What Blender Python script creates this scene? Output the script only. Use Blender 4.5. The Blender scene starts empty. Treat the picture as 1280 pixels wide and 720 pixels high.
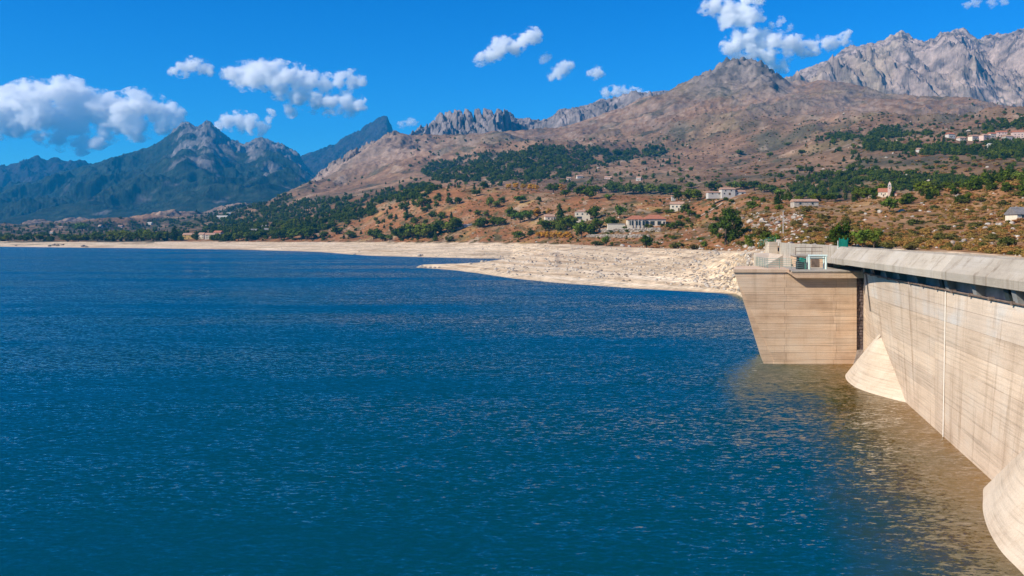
import bpy, bmesh, math, random
import numpy as np

# ------------------------------------------------------------------ camera, sky, sun, exposure
SC = bpy.context.scene
C = SC.collection
F, CX, HY, CAMZ = 1100.0, 640.0, 290.0, 18.0      # focal length and horizon of a 1280 px wide picture
cam = bpy.data.cameras.new('camera'); camo = bpy.data.objects.new('camera', cam); C.objects.link(camo)
cam.sensor_width = 36.0; cam.lens = 36.0 * F / 1280.0
cam.shift_y = -(360.0 - HY) / 1280.0
cam.clip_start = 0.5; cam.clip_end = 60000
camo.location = (0, 0, CAMZ); camo.rotation_euler = (math.pi / 2, 0, 0)
SC.camera = camo

SUN = np.array([-0.90, -0.435]); SUN /= np.linalg.norm(SUN)
SUN_EL = math.radians(36)
world = bpy.data.worlds.new('World'); SC.world = world; world.use_nodes = True
wn, wl = world.node_tree.nodes, world.node_tree.links
sky = wn.new('ShaderNodeTexSky'); sky.sky_type = 'NISHITA'; sky.sun_disc = False
sky.sun_elevation = SUN_EL; sky.sun_rotation = math.atan2(SUN[0], SUN[1])
sky.altitude = 900; sky.air_density = 1.0; sky.dust_density = 0.15; sky.ozone_density = 4.0
hs = wn.new('ShaderNodeHueSaturation'); hs.inputs['Saturation'].default_value = 1.4; hs.inputs['Hue'].default_value = 0.5
wl.new(sky.outputs[0], hs.inputs['Color'])
tint = wn.new('ShaderNodeMix'); tint.data_type = 'RGBA'; tint.blend_type = 'MULTIPLY'; tint.inputs[0].default_value = 1.0
tint.inputs[7].default_value = (0.22, 0.72, 1.0, 1)
wl.new(hs.outputs[0], tint.inputs[6]); wl.new(tint.outputs[2], wn['Background'].inputs[0])
wn['Background'].inputs[1].default_value = 0.112
sd = bpy.data.lights.new('sun', 'SUN'); so = bpy.data.objects.new('sun', sd); C.objects.link(so)
sd.energy = 5.0; sd.angle = math.radians(0.5); sd.color = (1.0, 0.92, 0.79)
ce = math.cos(SUN_EL)
from mathutils import Vector, Matrix, Euler
so.rotation_euler = Vector((SUN[0] * ce, SUN[1] * ce, math.sin(SUN_EL))).to_track_quat('Z', 'Y').to_euler()
so.location = (-200, -100, 200)
vs = SC.view_settings
vs.view_transform = 'Standard'; vs.look = 'None'; vs.gamma = 1.0; vs.exposure = 0.45; vs.use_curve_mapping = False
SC.render.engine = 'CYCLES'
cy = SC.cycles
cy.use_denoising = True
cy.max_bounces = 26; cy.diffuse_bounces = 2; cy.glossy_bounces = 2; cy.transmission_bounces = 2
cy.volume_bounces = 24; cy.transparent_max_bounces = 24
cy.caustics_reflective = False; cy.caustics_refractive = False

# ------------------------------------------------------------------ helpers
def P(px, py, D):
    return ((px - CX) / F * D, D, CAMZ + (HY - py) / F * D)

def tag(o, label=None, cat=None, group=None, kind=None):
    if label: o['label'] = label
    if cat: o['category'] = cat
    if group: o['group'] = group
    if kind: o['kind'] = kind
    return o

def empty(name, loc=(0, 0, 0), rz=0.0):
    o = bpy.data.objects.new(name, None); C.objects.link(o)
    o.location = loc; o.rotation_euler = (0, 0, rz); o.empty_display_size = 0.2
    return o

def link(name, me, mat=None, parent=None):
    o = bpy.data.objects.new(name, me); C.objects.link(o)
    if mat is not None and not me.materials: me.materials.append(mat)
    if parent is not None: o.parent = parent
    return o

class MB:
    """collects boxes, prisms and tubes into one mesh"""
    def __init__(s): s.v = []; s.f = []
    def poly(s, vs, fs):
        n = len(s.v); s.v += [tuple(p) for p in vs]; s.f += [tuple(i + n for i in f) for f in fs]; return s
    def box(s, x0, x1, y0, y1, z0, z1):
        return s.poly([(x0,y0,z0),(x1,y0,z0),(x1,y1,z0),(x0,y1,z0),(x0,y0,z1),(x1,y0,z1),(x1,y1,z1),(x0,y1,z1)],
                      [(0,3,2,1),(4,5,6,7),(0,1,5,4),(1,2,6,5),(2,3,7,6),(3,0,4,7)])
    def hexa(s, p):   # 8 corners, bottom ring then top ring
        return s.poly(p, [(0,3,2,1),(4,5,6,7),(0,1,5,4),(1,2,6,5),(2,3,7,6),(3,0,4,7)])
    def tube(s, a, b, r0, r1=None, n=8):
        r1 = r0 if r1 is None else r1
        a, b = Vector(a), Vector(b); d = (b - a).normalized()
        u = d.orthogonal().normalized(); w = d.cross(u)
        vs = [a + (u * math.cos(t) + w * math.sin(t)) * r0 for t in [2 * math.pi * i / n for i in range(n)]] + \
             [b + (u * math.cos(t) + w * math.sin(t)) * r1 for t in [2 * math.pi * i / n for i in range(n)]]
        fs = [(i, (i + 1) % n, n + (i + 1) % n, n + i) for i in range(n)] + [tuple(range(n - 1, -1, -1)), tuple(range(n, 2 * n))]
        return s.poly(vs, fs)
    def mesh(s, name):
        me = bpy.data.meshes.new(name); me.from_pydata(s.v, [], s.f); me.update(); return me
    def build(s, name, mat=None, parent=None, bevel=0.0):
        o = link(name, s.mesh(name), mat, parent)
        if bevel:
            m = o.modifiers.new('bevel', 'BEVEL'); m.width = bevel; m.segments = 1; m.limit_method = 'ANGLE'
        return o

# ---- numpy noise
def _hash(ix, iy, seed):
    h = (ix.astype(np.uint32) * np.uint32(374761393)) ^ (iy.astype(np.uint32) * np.uint32(668265263)) ^ np.uint32((seed * 2246822519 + 3266489917) & 0xffffffff)
    h = (h ^ (h >> np.uint32(13))) * np.uint32(1274126177)
    h = (h ^ (h >> np.uint32(16))) * np.uint32(2246822519)
    return h ^ (h >> np.uint32(15))
_A = np.linspace(0, 2 * np.pi, 256, endpoint=False); _GX = np.cos(_A); _GY = np.sin(_A)
def gnoise(x, y, seed=0):
    x = np.asarray(x, dtype=np.float64); y = np.asarray(y, dtype=np.float64)
    x0 = np.floor(x); y0 = np.floor(y); fx = x - x0; fy = y - y0
    ix = x0.astype(np.int64); iy = y0.astype(np.int64)
    u = fx * fx * fx * (fx * (fx * 6 - 15) + 10); v = fy * fy * fy * (fy * (fy * 6 - 15) + 10)
    def g(i, j):
        k = (_hash(ix + i, iy + j, seed) & np.uint32(255)).astype(np.int64)
        return _GX[k] * (fx - i) + _GY[k] * (fy - j)
    a = g(0, 0) * (1 - u) + g(1, 0) * u
    b = g(0, 1) * (1 - u) + g(1, 1) * u
    return (a * (1 - v) + b * v) * 1.4
def fbm(x, y, octv=5, seed=0, gain=0.5, lac=2.07):
    r = 0; a = 1.0; t = 0
    for i in range(octv):
        r = r + a * gnoise(x, y, seed + i * 17); t += a; a *= gain; x = x * lac + 3.1; y = y * lac - 1.7
    return r / t
def ridged(x, y, octv=6, seed=0, gain=0.55, lac=2.1, sharp=1.0):
    r = 0; a = 1.0; t = 0; w = 1.0
    for i in range(octv):
        n = (1 - np.abs(gnoise(x, y, seed + i * 23))) ** (2 * sharp)
        r = r + a * n * w; t += a; w = np.clip(n * 1.6, 0, 1); a *= gain; x = x * lac + 5.3; y = y * lac + 2.9
    return r / t
def sstep(a, b, x):
    t = np.clip((x - a) / (b - a), 0, 1); return t * t * (3 - 2 * t)
def mixc(a, b, t):
    return a * (1 - t[..., None]) + np.asarray(b) * t[..., None]
def inpoly(px, py, poly):
    r = np.zeros(px.shape, bool); n = len(poly); j = n - 1
    for i in range(n):
        xi, yi = poly[i]; xj, yj = poly[j]
        if yi != yj:
            c = ((yi > py) != (yj > py)) & (px < (xj - xi) * (py - yi) / (yj - yi) + xi)
            r ^= c
        j = i
    return r

def grid_mesh(name, X, Y, Z, col=None, smooth=True):
    nc, nr = X.shape
    me = bpy.data.meshes.new(name)
    co = np.stack([X, Y, Z], -1).reshape(-1, 3).astype(np.float32)
    me.vertices.add(len(co)); me.vertices.foreach_set('co', co.ravel())
    i = np.arange(nc * nr).reshape(nc, nr)
    q = np.stack([i[:-1, :-1], i[1:, :-1], i[1:, 1:], i[:-1, 1:]], -1).reshape(-1, 4).astype(np.int32)
    me.loops.add(q.size); me.loops.foreach_set('vertex_index', q.ravel())
    me.polygons.add(len(q)); me.polygons.foreach_set('loop_start', np.arange(0, q.size, 4, dtype=np.int32))
    me.polygons.foreach_set('use_smooth', np.full(len(q), smooth))
    me.update(calc_edges=True)
    if col is not None:
        a = me.color_attributes.new('albedo', 'FLOAT_COLOR', 'POINT')
        c4 = np.ones((len(co), 4), np.float32); c4[:, :3] = np.clip(col.reshape(-1, 3), 0.004, 0.85)
        a.data.foreach_set('color', c4.ravel())
    return me

# ---- materials
def mat_new(name):
    m = bpy.data.materials.new(name); m.use_nodes = True
    nt = m.node_tree; b = nt.nodes['Principled BSDF']; b.inputs['Specular IOR Level'].default_value = 0.2
    b.inputs['Roughness'].default_value = 0.9
    return m, nt, b
def nd(nt, typ, **kw):
    n = nt.nodes.new(typ)
    for k, v in kw.items(): setattr(n, k, v)
    return n
def noise_node(nt, scale, detail=4, rough=0.55, coord=None, vec=None):
    n = nd(nt, 'ShaderNodeTexNoise'); n.inputs['Scale'].default_value = scale
    n.inputs['Detail'].default_value = detail; n.inputs['Roughness'].default_value = rough
    if vec is not None: nt.links.new(vec, n.inputs['Vector'])
    return n
def ramp(nt, fac, stops):
    r = nd(nt, 'ShaderNodeValToRGB'); el = r.color_ramp.elements
    while len(el) > 1: el.remove(el[-1])
    el[0].position = stops[0][0]; el[0].color = (*stops[0][1], 1)
    for p, c in stops[1:]:
        e = el.new(p); e.color = (*c, 1)
    nt.links.new(fac, r.inputs[0]); return r
def g3(v): return (v, v, v)
def mul_color(nt, a, b, fac=1.0):
    m = nd(nt, 'ShaderNodeMix', data_type='RGBA', blend_type='MULTIPLY'); m.inputs[0].default_value = fac
    nt.links.new(a, m.inputs[6]); nt.links.new(b, m.inputs[7]); return m.outputs[2]
def geo_pos(nt):
    return nd(nt, 'ShaderNodeNewGeometry').outputs['Position']
def mapped(nt, vec, scale=(1, 1, 1), rot=(0, 0, 0)):
    m = nd(nt, 'ShaderNodeMapping'); m.inputs['Scale'].default_value = scale; m.inputs['Rotation'].default_value = rot
    nt.links.new(vec, m.inputs['Vector']); return m.outputs[0]

def terrain_mat(name, s1, s2, bump=0.4, dist=1.0, lo=0.42, hi=1.5):
    m, nt, b = mat_new(name)
    at = nd(nt, 'ShaderNodeVertexColor', layer_name='albedo')
    pos = geo_pos(nt)
    n1 = noise_node(nt, s1, 8, 0.75, vec=pos); r1 = ramp(nt, n1.outputs[0], [(0.32, g3(lo)), (0.68, g3(hi))])
    n2 = noise_node(nt, s2, 5, 0.6, vec=pos); r2 = ramp(nt, n2.outputs[0], [(0.3, g3(0.72)), (0.7, g3(1.25))])
    c = mul_color(nt, mul_color(nt, at.outputs[0], r1.outputs[0]), r2.outputs[0])
    nt.links.new(c, b.inputs['Base Color'])
    bp = nd(nt, 'ShaderNodeBump'); bp.inputs['Strength'].default_value = bump; bp.inputs['Distance'].default_value = dist
    nt.links.new(n1.outputs[0], bp.inputs['Height']); nt.links.new(bp.outputs[0], b.inputs['Normal'])
    b.inputs['Specular IOR Level'].default_value = 0.05
    return m
M_GROUND = terrain_mat('hillside_soil', 0.35, 0.03, 0.6, 0.6)
M_ROCK = terrain_mat('mountain_rock', 0.03, 0.006, 0.6, 10.0, 0.58, 1.36)

def foliage_mat(name, c0, c1, c2, trans=0.25):
    m = bpy.data.materials.new(name); m.use_nodes = True; nt = m.node_tree
    for n in list(nt.nodes):
        if n.type != 'OUTPUT_MATERIAL': nt.nodes.remove(n)
    out = nt.nodes['Material Output']
    oi = nd(nt, 'ShaderNodeObjectInfo')
    rr = ramp(nt, oi.outputs['Random'], [(0.0, c0), (0.5, c1), (1.0, c2)])
    gi = nd(nt, 'ShaderNodeNewGeometry')
    r2 = ramp(nt, gi.outputs['Random Per Island'], [(0.0, g3(0.55)), (1.0, g3(1.45))])
    c = mul_color(nt, rr.outputs[0], r2.outputs[0])
    d = nd(nt, 'ShaderNodeBsdfDiffuse'); t = nd(nt, 'ShaderNodeBsdfTranslucent'); mx = nd(nt, 'ShaderNodeMixShader')
    mx.inputs[0].default_value = trans
    nt.links.new(c, d.inputs[0]); nt.links.new(c, t.inputs[0])
    nt.links.new(d.outputs[0], mx.inputs[1]); nt.links.new(t.outputs[0], mx.inputs[2]); nt.links.new(mx.outputs[0], out.inputs[0])
    return m
M_OAK = foliage_mat('oak_leaves', (0.045, 0.072, 0.009), (0.080, 0.112, 0.012), (0.125, 0.145, 0.016))
M_PINE = foliage_mat('pine_needles', (0.040, 0.070, 0.010), (0.052, 0.085, 0.012), (0.066, 0.10, 0.014))
M_LIME = foliage_mat('bright_leaves', (0.09, 0.15, 0.02), (0.12, 0.17, 0.025), (0.16, 0.19, 0.03))
M_GOLD = foliage_mat('autumn_leaves', (0.42, 0.20, 0.02), (0.52, 0.26, 0.025), (0.38, 0.24, 0.04))
M_FOREST = foliage_mat('forest_leaves', (0.026, 0.048, 0.010), (0.042, 0.070, 0.012), (0.070, 0.090, 0.015))
M_CYPRESS = foliage_mat('cypress_leaves', (0.035, 0.055, 0.018), (0.07, 0.08, 0.02), (0.10, 0.10, 0.02))
M_SCRUB = foliage_mat('scrub_leaves', (0.36, 0.16, 0.05), (0.33, 0.20, 0.055), (0.17, 0.135, 0.03), 0.15)
M_SHRUB = foliage_mat('shrub_leaves', (0.075, 0.085, 0.020), (0.11, 0.10, 0.024), (0.14, 0.10, 0.03), 0.15)
def plain(name, col, rough=0.8, var=0.25, scale=1.5, spec=0.2, metal=0.0):
    m, nt, b = mat_new(name)
    pos = geo_pos(nt)
    n = noise_node(nt, scale, 5, 0.6, vec=pos)
    lo = tuple(c * (1 - var) for c in col); hi = tuple(min(1, c * (1 + var)) for c in col)
    r = ramp(nt, n.outputs[0], [(0.3, lo), (0.7, hi)])
    nt.links.new(r.outputs[0], b.inputs['Base Color'])
    b.inputs['Roughness'].default_value = rough; b.inputs['Specular IOR Level'].default_value = spec; b.inputs['Metallic'].default_value = metal
    return m
M_BARK = plain('bark', (0.10, 0.07, 0.05))
M_BOULDER = plain('granite', (0.27, 0.215, 0.165), var=0.45, scale=0.8)
M_PALEROCK = plain('pale_granite', (0.40, 0.345, 0.28), var=0.4, scale=0.8)

# ------------------------------------------------------------------ the lie of the land: feature lines (picture column -> distance, height)
def L(*pts):
    a = np.array(pts, float); return lambda u: np.interp(u, a[:, 0], a[:, 1])
def yz(u, y, D): return CAMZ + (HY - y) / F * D
U0, U1, NC = -130.0, 1410.0, 1120
Ucol = np.linspace(U0, U1, NC)
w1y = L((505, 333), (522, 334.5), (545, 336), (570, 338), (600, 342), (640, 348), (700, 354), (800, 361), (900, 366.5), (920, 368))
w2y = L((-220, 308), (0, 308.5), (140, 310), (300, 312), (400, 315), (436, 318), (460, 319.5), (520, 321.3), (600, 323), (645, 323.6))
def W2(u):
    d = CAMZ * F / (w2y(u) - HY)
    return np.where(u < 645, d, np.interp(u, [645, 700, 760, 800, 850, 900, 940, 970, 1000, 1100, 1280, 1450], [589, 575, 520, 465, 400, 330, 250, 208, 184, 180, 143, 118]))
def W1(u):
    d = CAMZ * F / (w1y(u) - HY)
    d = np.where(u > 920, np.interp(u, [920, 940, 960, 1000, 1100, 1280, 1450], [254, 222, 188, 174, 165, 120, 95]), d)
    return np.where(u < 505, np.minimum(d, 0.8 * W2(u)), d)
spitD = L((-300, 500), (500, 478), (522, 470), (545, 458), (570, 452), (600, 445), (640, 478), (680, 520), (700, 535), (760, 470), (800, 425), (850, 365), (900, 300), (940, 238), (970, 198), (1000, 179), (1100, 172), (1280, 132), (1450, 106))
spitz = L((-300, -5), (505, -5), (521, -0.4), (530, 0.4), (545, 0.9), (570, 1.4), (600, 2.3), (640, 4.0), (700, 6.5), (760, 8.0), (800, 8.2), (850, 8.6), (900, 8.8), (940, 10), (970, 10), (1000, 5), (1450, 5))
lines = []
def add(Df, zf, rows, amp): lines.append((Df, zf, rows, amp))
w1z = lambda u: np.interp(u, [-300, 505, 520, 950, 1000, 1450], [-5, -5, 0, 0, 0, 0])
add(lambda u: W1(u) * 0.93, lambda u: w1z(u) - 3.0, 0, 0.0)
add(W1, w1z, 6, 0.05)
add(spitD, spitz, 46, 0.45)
add(lambda u: spitD(u) * 0.45 + W2(u) * 0.55, L((-300, -4), (520, -3), (600, -2.5), (640, -0.5), (660, 3.0), (700, 6.8), (760, 8.6), (800, 9.0), (850, 9.4), (900, 9.6), (970, 12), (1000, 9), (1450, 9)), 14, 0.2)
add(W2, L((-300, 0), (640, 0), (655, 2.5), (700, 7.6), (760, 9.2), (800, 9.7), (850, 10), (900, 10.2), (970, 13.5), (1000, 12), (1450, 11)), 14, 0.25)
Bd = L((-220, 1380), (0, 1330), (200, 1250), (400, 1080), (520, 880), (640, 740), (700, 640), (760, 560), (800, 500), (850, 440), (900, 360), (940, 270), (970, 215), (1000, 191), (1100, 190), (1280, 156), (1450, 130))
By = L((-220, 302), (0, 302), (200, 302), (400, 302.5), (520, 303), (640, 304), (700, 305), (760, 307), (800, 309.5), (850, 311), (900, 313), (940, 313))
add(Bd, lambda u: np.where(u < 940, yz(u, By(u), Bd(u)), np.interp(u, [940, 970, 1000, 1100, 1280, 1450], [12.4, 14.2, 14.5, 14.6, 13.5, 13.2])), 34, 0.7)
# lower hillside (terrace of the villas), near-hill crest, the dip behind it, middle and upper slopes, the long ridge
Vd = L((-220, 1480), (0, 1440), (200, 1340), (300, 1250), (400, 1160), (450, 1120), (520, 1010), (560, 960), (640, 860), (700, 750), (760, 650), (820, 610), (870, 560), (910, 430), (950, 320), (1000, 260), (1060, 255), (1150, 250), (1280, 230), (1450, 200))
Vy = L((-220, 300), (0, 300), (200, 299), (300, 296), (400, 293), (450, 290), (520, 280), (560, 277), (640, 278), (700, 281), (760, 284), (820, 284), (870, 284), (910, 294), (950, 296), (1000, 292), (1060, 292), (1150, 296), (1280, 298), (1450, 300))
add(Vd, lambda u: yz(u, Vy(u), Vd(u)), 56, 1.1)
Cd_ = L((-220, 1800), (0, 1760), (200, 1650), (300, 1560), (400, 1480), (450, 1420), (520, 1300), (560, 1250), (640, 1130), (700, 1040), (800, 930), (870, 830), (930, 720), (1000, 600), (1060, 560), (1150, 540), (1240, 510), (1280, 500), (1450, 470))
Cy_ = L((-220, 297), (0, 296), (200, 292), (300, 284), (350, 280), (400, 270), (450, 258), (500, 244), (530, 237), (560, 234), (600, 234), (640, 237), (700, 243), (760, 245), (800, 245), (870, 246), (930, 241), (965, 245), (1000, 251), (1060, 254), (1100, 246), (1150, 241), (1200, 237), (1240, 229), (1280, 223), (1450, 205))
add(Cd_, lambda u: yz(u, Cy_(u), Cd_(u)), 70, 2.0)
add(lambda u: Cd_(u) * 1.13, lambda u: yz(u, Cy_(u), Cd_(u)) - np.interp(u, [0, 500, 560, 1000, 1280], [-2, 1, 4, 6, 9]), 10, 2.0)
Ed = L((-220, 2300), (0, 2250), (200, 2150), (300, 2100), (400, 2000), (520, 1850), (640, 1650), (700, 1560), (800, 1450), (900, 1300), (1000, 1150), (1100, 1060), (1200, 1000), (1280, 960), (1450, 900))
Ey = L((-220, 292), (0, 290), (200, 286), (300, 272), (350, 262), (400, 250), (450, 240), (520, 228), (560, 224), (640, 226), (700, 231), (800, 225), (900, 222), (1000, 214), (1060, 208), (1100, 203), (1200, 195), (1280, 192), (1450, 186))
add(Ed, lambda u: yz(u, Ey(u), Ed(u)), 50, 5.0)
Fd = L((-220, 2800), (0, 2750), (200, 2650), (300, 2600), (400, 2500), (520, 2450), (640, 2300), (700, 2250), (800, 2150), (900, 2000), (1000, 1800), (1100, 1600), (1200, 1450), (1280, 1400), (1450, 1300))
Fy = L((-220, 290), (0, 286), (200, 280), (300, 264), (350, 252), (400, 237), (450, 222), (500, 206), (540, 200), (600, 199), (660, 196), (700, 193), (760, 193), (800, 190), (850, 186), (900, 180), (1000, 172), (1060, 172), (1100, 172), (1200, 170), (1240, 165), (1280, 160), (1450, 140))
add(Fd, lambda u: yz(u, Fy(u), Fd(u)), 60, 9.0)
ROW_SPLIT = None
Gd = L((-220, 3100), (200, 3000), (300, 2950), (400, 2850), (520, 2850), (640, 2800), (800, 2800), (915, 2850), (1000, 2500), (1100, 2200), (1280, 1950), (1450, 1800))
Gy = L((-220, 289), (0, 284), (200, 276), (300, 260), (350, 250), (370, 243), (400, 231), (450, 205), (480, 192), (500, 186), (540, 184), (600, 182), (660, 179), (720, 172), (770, 163), (830, 152), (870, 138), (900, 126), (915, 124), (950, 128), (985, 134), (1000, 136), (1050, 138), (1100, 148), (1150, 152), (1200, 153), (1240, 150), (1280, 146), (1450, 130))
add(Gd, lambda u: yz(u, Gy(u), Gd(u)), 70, 14.0)
Rd = L((-220, 3400), (200, 3300), (340, 3200), (500, 3300), (700, 3400), (915, 3500), (1000, 3300), (1100, 3000), (1280, 2700), (1450, 2500))
Ry = L((-220, 290), (0, 288), (200, 278), (340, 256), (370, 243), (400, 227), (425, 212), (450, 196), (465, 187), (480, 178), (490, 174), (500, 173), (520, 176), (545, 175), (600, 173), (660, 170), (700, 164), (735, 155), (770, 143), (800, 132), (830, 122), (845, 112), (860, 105), (875, 99), (890, 88), (902, 82), (909, 78), (916, 77), (923, 76), (932, 80), (942, 84), (951, 82), (958, 87), (968, 94), (980, 105), (990, 111), (1010, 112), (1030, 109), (1050, 111), (1075, 118), (1100, 124), (1150, 131), (1200, 134), (1280, 142), (1450, 150))
add(Rd, lambda u: yz(u, Ry(u), Rd(u)), 90, 12.0)
add(lambda u: Rd(u) + 260, lambda u: yz(u, Ry(u), Rd(u)) - 170, 16, 15.0)
add(lambda u: Rd(u) + 700, lambda u: yz(u, Ry(u), Rd(u)) * 0.25 - 40, 8, 10.0)
NL = len(lines)

KD = np.stack([l[0](Ucol) for l in lines], 1); KZ = np.stack([l[1](Ucol) for l in lines], 1)
for k in range(1, NL): KD[:, k] = np.maximum(KD[:, k], KD[:, k - 1] + 1.0)
rows_D, rows_z, rows_a, rows_t = [KD[:, 0]], [KZ[:, 0]], [np.zeros(NC)], [np.zeros(NC)]
line_row = [0]
for k in range(1, NL):
    n = lines[k][2]
    # slope-aware smooth interpolation between the feature lines
    def sl(j): return (KZ[:, j + 1] - KZ[:, j]) / (KD[:, j + 1] - KD[:, j])
    s0 = sl(k - 1)
    sp = sl(k - 2) if k >= 2 else s0; sn = sl(k) if k < NL - 1 else s0
    hm = lambda a, b: np.where(a * b > 0, 2 * a * b / (a + b + 1e-12), 0.0)
    m0, m1 = hm(sp, s0), hm(s0, sn); h = KD[:, k] - KD[:, k - 1]
    for i in range(1, n + 1):
        t = i / n
        z = (2*t**3-3*t*t+1)*KZ[:, k-1] + (t**3-2*t*t+t)*h*m0 + (-2*t**3+3*t*t)*KZ[:, k] + (t**3-t*t)*h*m1
        rows_D.append(KD[:, k-1] + t * h); rows_z.append(z); rows_a.append(np.full(NC, lines[k-1][3] * (1-t) + lines[k][3] * t))
        rows_t.append(np.full(NC, k - 1 + t))
    line_row.append(len(rows_D) - 1)
GD = np.stack(rows_D, 1); GZ = np.stack(rows_z, 1); GA = np.stack(rows_a, 1); GT = np.stack(rows_t, 1)
GU = np.repeat(Ucol[:, None], GD.shape[1], 1)
GX = (GU - CX) / F * GD
# relief
n_big = fbm(GX / 260, GD / 330, 6, 11)
n_mid = ridged(GX / 420 + 3 + 0.5 * fbm(GX / 500, GD / 500, 3, 8), GD / 420 + 0.5 * fbm(GX / 500 + 9, GD / 500, 3, 9), 8, 5, 0.62) - 0.45
n_small = fbm(GX / 14, GD / 18, 4, 21)
far = sstep(8.2, 10.5, GT)
GZ = GZ + GA * (1.3 * n_big * (1 - 0.5 * far) + far * 3.6 * n_mid) + np.clip(GA, 0, 1.5) * 0.5 * n_small
GZ = GZ + far * 9 * (ridged(GX / 75, GD / 75, 5, 15, 0.6) - 0.45)
GZ = GZ + sstep(8.8, 10.0, GT) * (1 - sstep(11.1, 11.9, GT)) * 62 * (ridged(GX / 620 + 0.4 * fbm(GX / 400, GD / 400, 3, 92), GD / 1300, 4, 91, 0.5) - 0.55)
# rock pinnacles along the left end of the long ridge and crags on its summit
pinn = sstep(372, 400, GU) * (1 - sstep(492, 502, GU)) * sstep(11.1, 11.85, GT) * (1 - sstep(12.1, 12.5, GT))
GZ = GZ + pinn * 42 * (np.clip(ridged(GU / 13.0 + 0.6 * fbm(GX / 40, GD / 40, 3, 78), GT * 2.5, 4, 77, 0.7) * 1.7 - 0.65, -0.5, 0.75))
crag = sstep(845, 895, GU) * (1 - sstep(965, 1000, GU)) * sstep(11.0, 11.7, GT)
GZ = GZ + crag * 75 * (ridged(GX / 170, GD / 150, 6, 61) - 0.78)
GY = HY - (GZ - CAMZ) * F / GD          # picture row each ground point falls on
GYm = np.minimum.accumulate(GY, axis=1)

def hit(px, py, rmin=0):
    i = int(round((px - U0) / (U1 - U0) * (NC - 1))); i = min(max(i, 0), NC - 1)
    ok = (GY[i] <= py); ok[:max(rmin, line_row[1])] = False
    j = int(np.argmax(ok)) if ok.any() else line_row[12]
    t = 0.0
    if j > 0 and GY[i, j - 1] > GY[i, j]: t = (GY[i, j - 1] - py) / (GY[i, j - 1] - GY[i, j])
    t = min(max(t, 0), 1)
    D = GD[i, j - 1] * (1 - t) + GD[i, j] * t; z = GZ[i, j - 1] * (1 - t) + GZ[i, j] * t
    return ((px - CX) / F * D, D, z)
def ground_z(x, y):
    u = CX + x / y * F; i = int(round((u - U0) / (U1 - U0) * (NC - 1))); i = min(max(i, 0), NC - 1)
    return float(np.interp(y, GD[i], GZ[i]))

# ---- ground cover colours (albedo only)
jx = GU + 26 * fbm(GX / 90, GD / 160, 4, 31); jy = GY + 9.0 * fbm(GX / 80 + 9, GD / 150, 4, 33)
FOREST = [
 [(286,296),(300,284),(330,264),(372,250),(400,250),(440,246),(480,238),(530,231),(552,236),(520,246),(492,256),(470,268),(432,280),(395,290),(340,298)],
 [(540,203),(575,196),(610,193),(655,187),(690,180),(735,183),(770,187),(800,186),(820,181),(834,184),(842,189),(800,196),(758,203),(722,213),(690,224),(640,228),(580,228),(545,226),(532,214)],
 [(-130,304),(-130,284),(0,281),(80,278),(160,276),(230,270),(300,257),(345,247),(366,246),(340,264),(310,282),(290,301),(200,303)],
 [(1062,187),(1100,180),(1150,181),(1200,183),(1240,176),(1290,180),(1410,176),(1410,192),(1280,193),(1240,197),(1180,194),(1120,191),(1080,190)],
 [(1215,163),(1240,152),(1290,142),(1410,130),(1410,155),(1290,161),(1240,168)],
 [(1015,172),(1080,163),(1110,157),(1160,162),(1170,166),(1130,169),(1080,174),(1020,176)],
 [(985,226),(1030,219),(1090,214),(1140,220),(1220,224),(1270,220),(1270,226),(1210,232),(1170,232),(1130,240),(1060,248),(1000,243),(985,238)],
]
forest = np.zeros(GU.shape, bool)
for p in FOREST: forest |= inpoly(jx, jy, p)
zb = np.interp(GU, Ucol, KZ[:, 5]); Db = np.interp(GU, Ucol, KD[:, 5])
nA = fbm(GX / 55, GD / 75, 6, 41); nB = fbm(GX / 9, GD / 22, 4, 43); nC = fbm(GX / 170, GD / 210, 5, 47)
strand = fbm(GX / 90, GZ / 0.55, 4, 51)
beach = mixc(np.broadcast_to(np.array([0.66, 0.50, 0.325]), GU.shape + (3,)), [0.47, 0.32, 0.19], sstep(0.0, 0.5, strand + 0.35 * nB))
beach = mixc(beach, [0.74, 0.60, 0.43], sstep(0.1, 0.5, -strand))
beach = mixc(beach, [0.40, 0.30, 0.21], 0.7 * sstep(0.0, 0.45, nB) * sstep(620, 700, GU) * sstep(2.5, 6, GZ))
wet = 1 - sstep(0.0, 0.28, GZ)
beach = mixc(beach, [0.25, 0.19, 0.13], 0.5 * wet)
soil = mixc(np.broadcast_to(np.array([0.27, 0.115, 0.045]), GU.shape + (3,)), [0.30, 0.19, 0.105], sstep(-0.1, 0.45, nA))
soil = mixc(soil, [0.11, 0.085, 0.035], sstep(0.05, 0.4, nB + 0.5 * nC))
soil = mixc(soil, [0.40, 0.29, 0.19], 0.75 * sstep(0.25, 0.5, fbm(GX / 20, GD / 60, 4, 55)))
soil = mixc(soil, [0.36, 0.225, 0.075], 0.6 * sstep(0.15, 0.45, fbm(GX / 33, GD / 50, 4, 81)))
soil = mixc(soil, [0.075, 0.068, 0.026], 0.7 * sstep(0.12, 0.4, fbm(GX / 22, GD / 34, 4, 83)))
near = sstep(960, 1080, GU) * (1 - sstep(6.9, 7.3, GT))
soil = mixc(soil, [0.38, 0.21, 0.09], 0.4 * near)
slope_col = mixc(np.broadcast_to(np.array([0.205, 0.118, 0.068]), GU.shape + (3,)), [0.27, 0.16, 0.092], sstep(-0.15, 0.4, nC))
slope_col = mixc(slope_col, [0.15, 0.115, 0.058], 0.8 * sstep(-0.05, 0.35, fbm(GX / 480, GD / 520, 5, 95)))
slope_col = mixc(slope_col, [0.085, 0.075, 0.045], 0.9 * sstep(0.02, 0.30, fbm(GX / 130, GD / 170, 7, 57, 0.62)))
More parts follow.
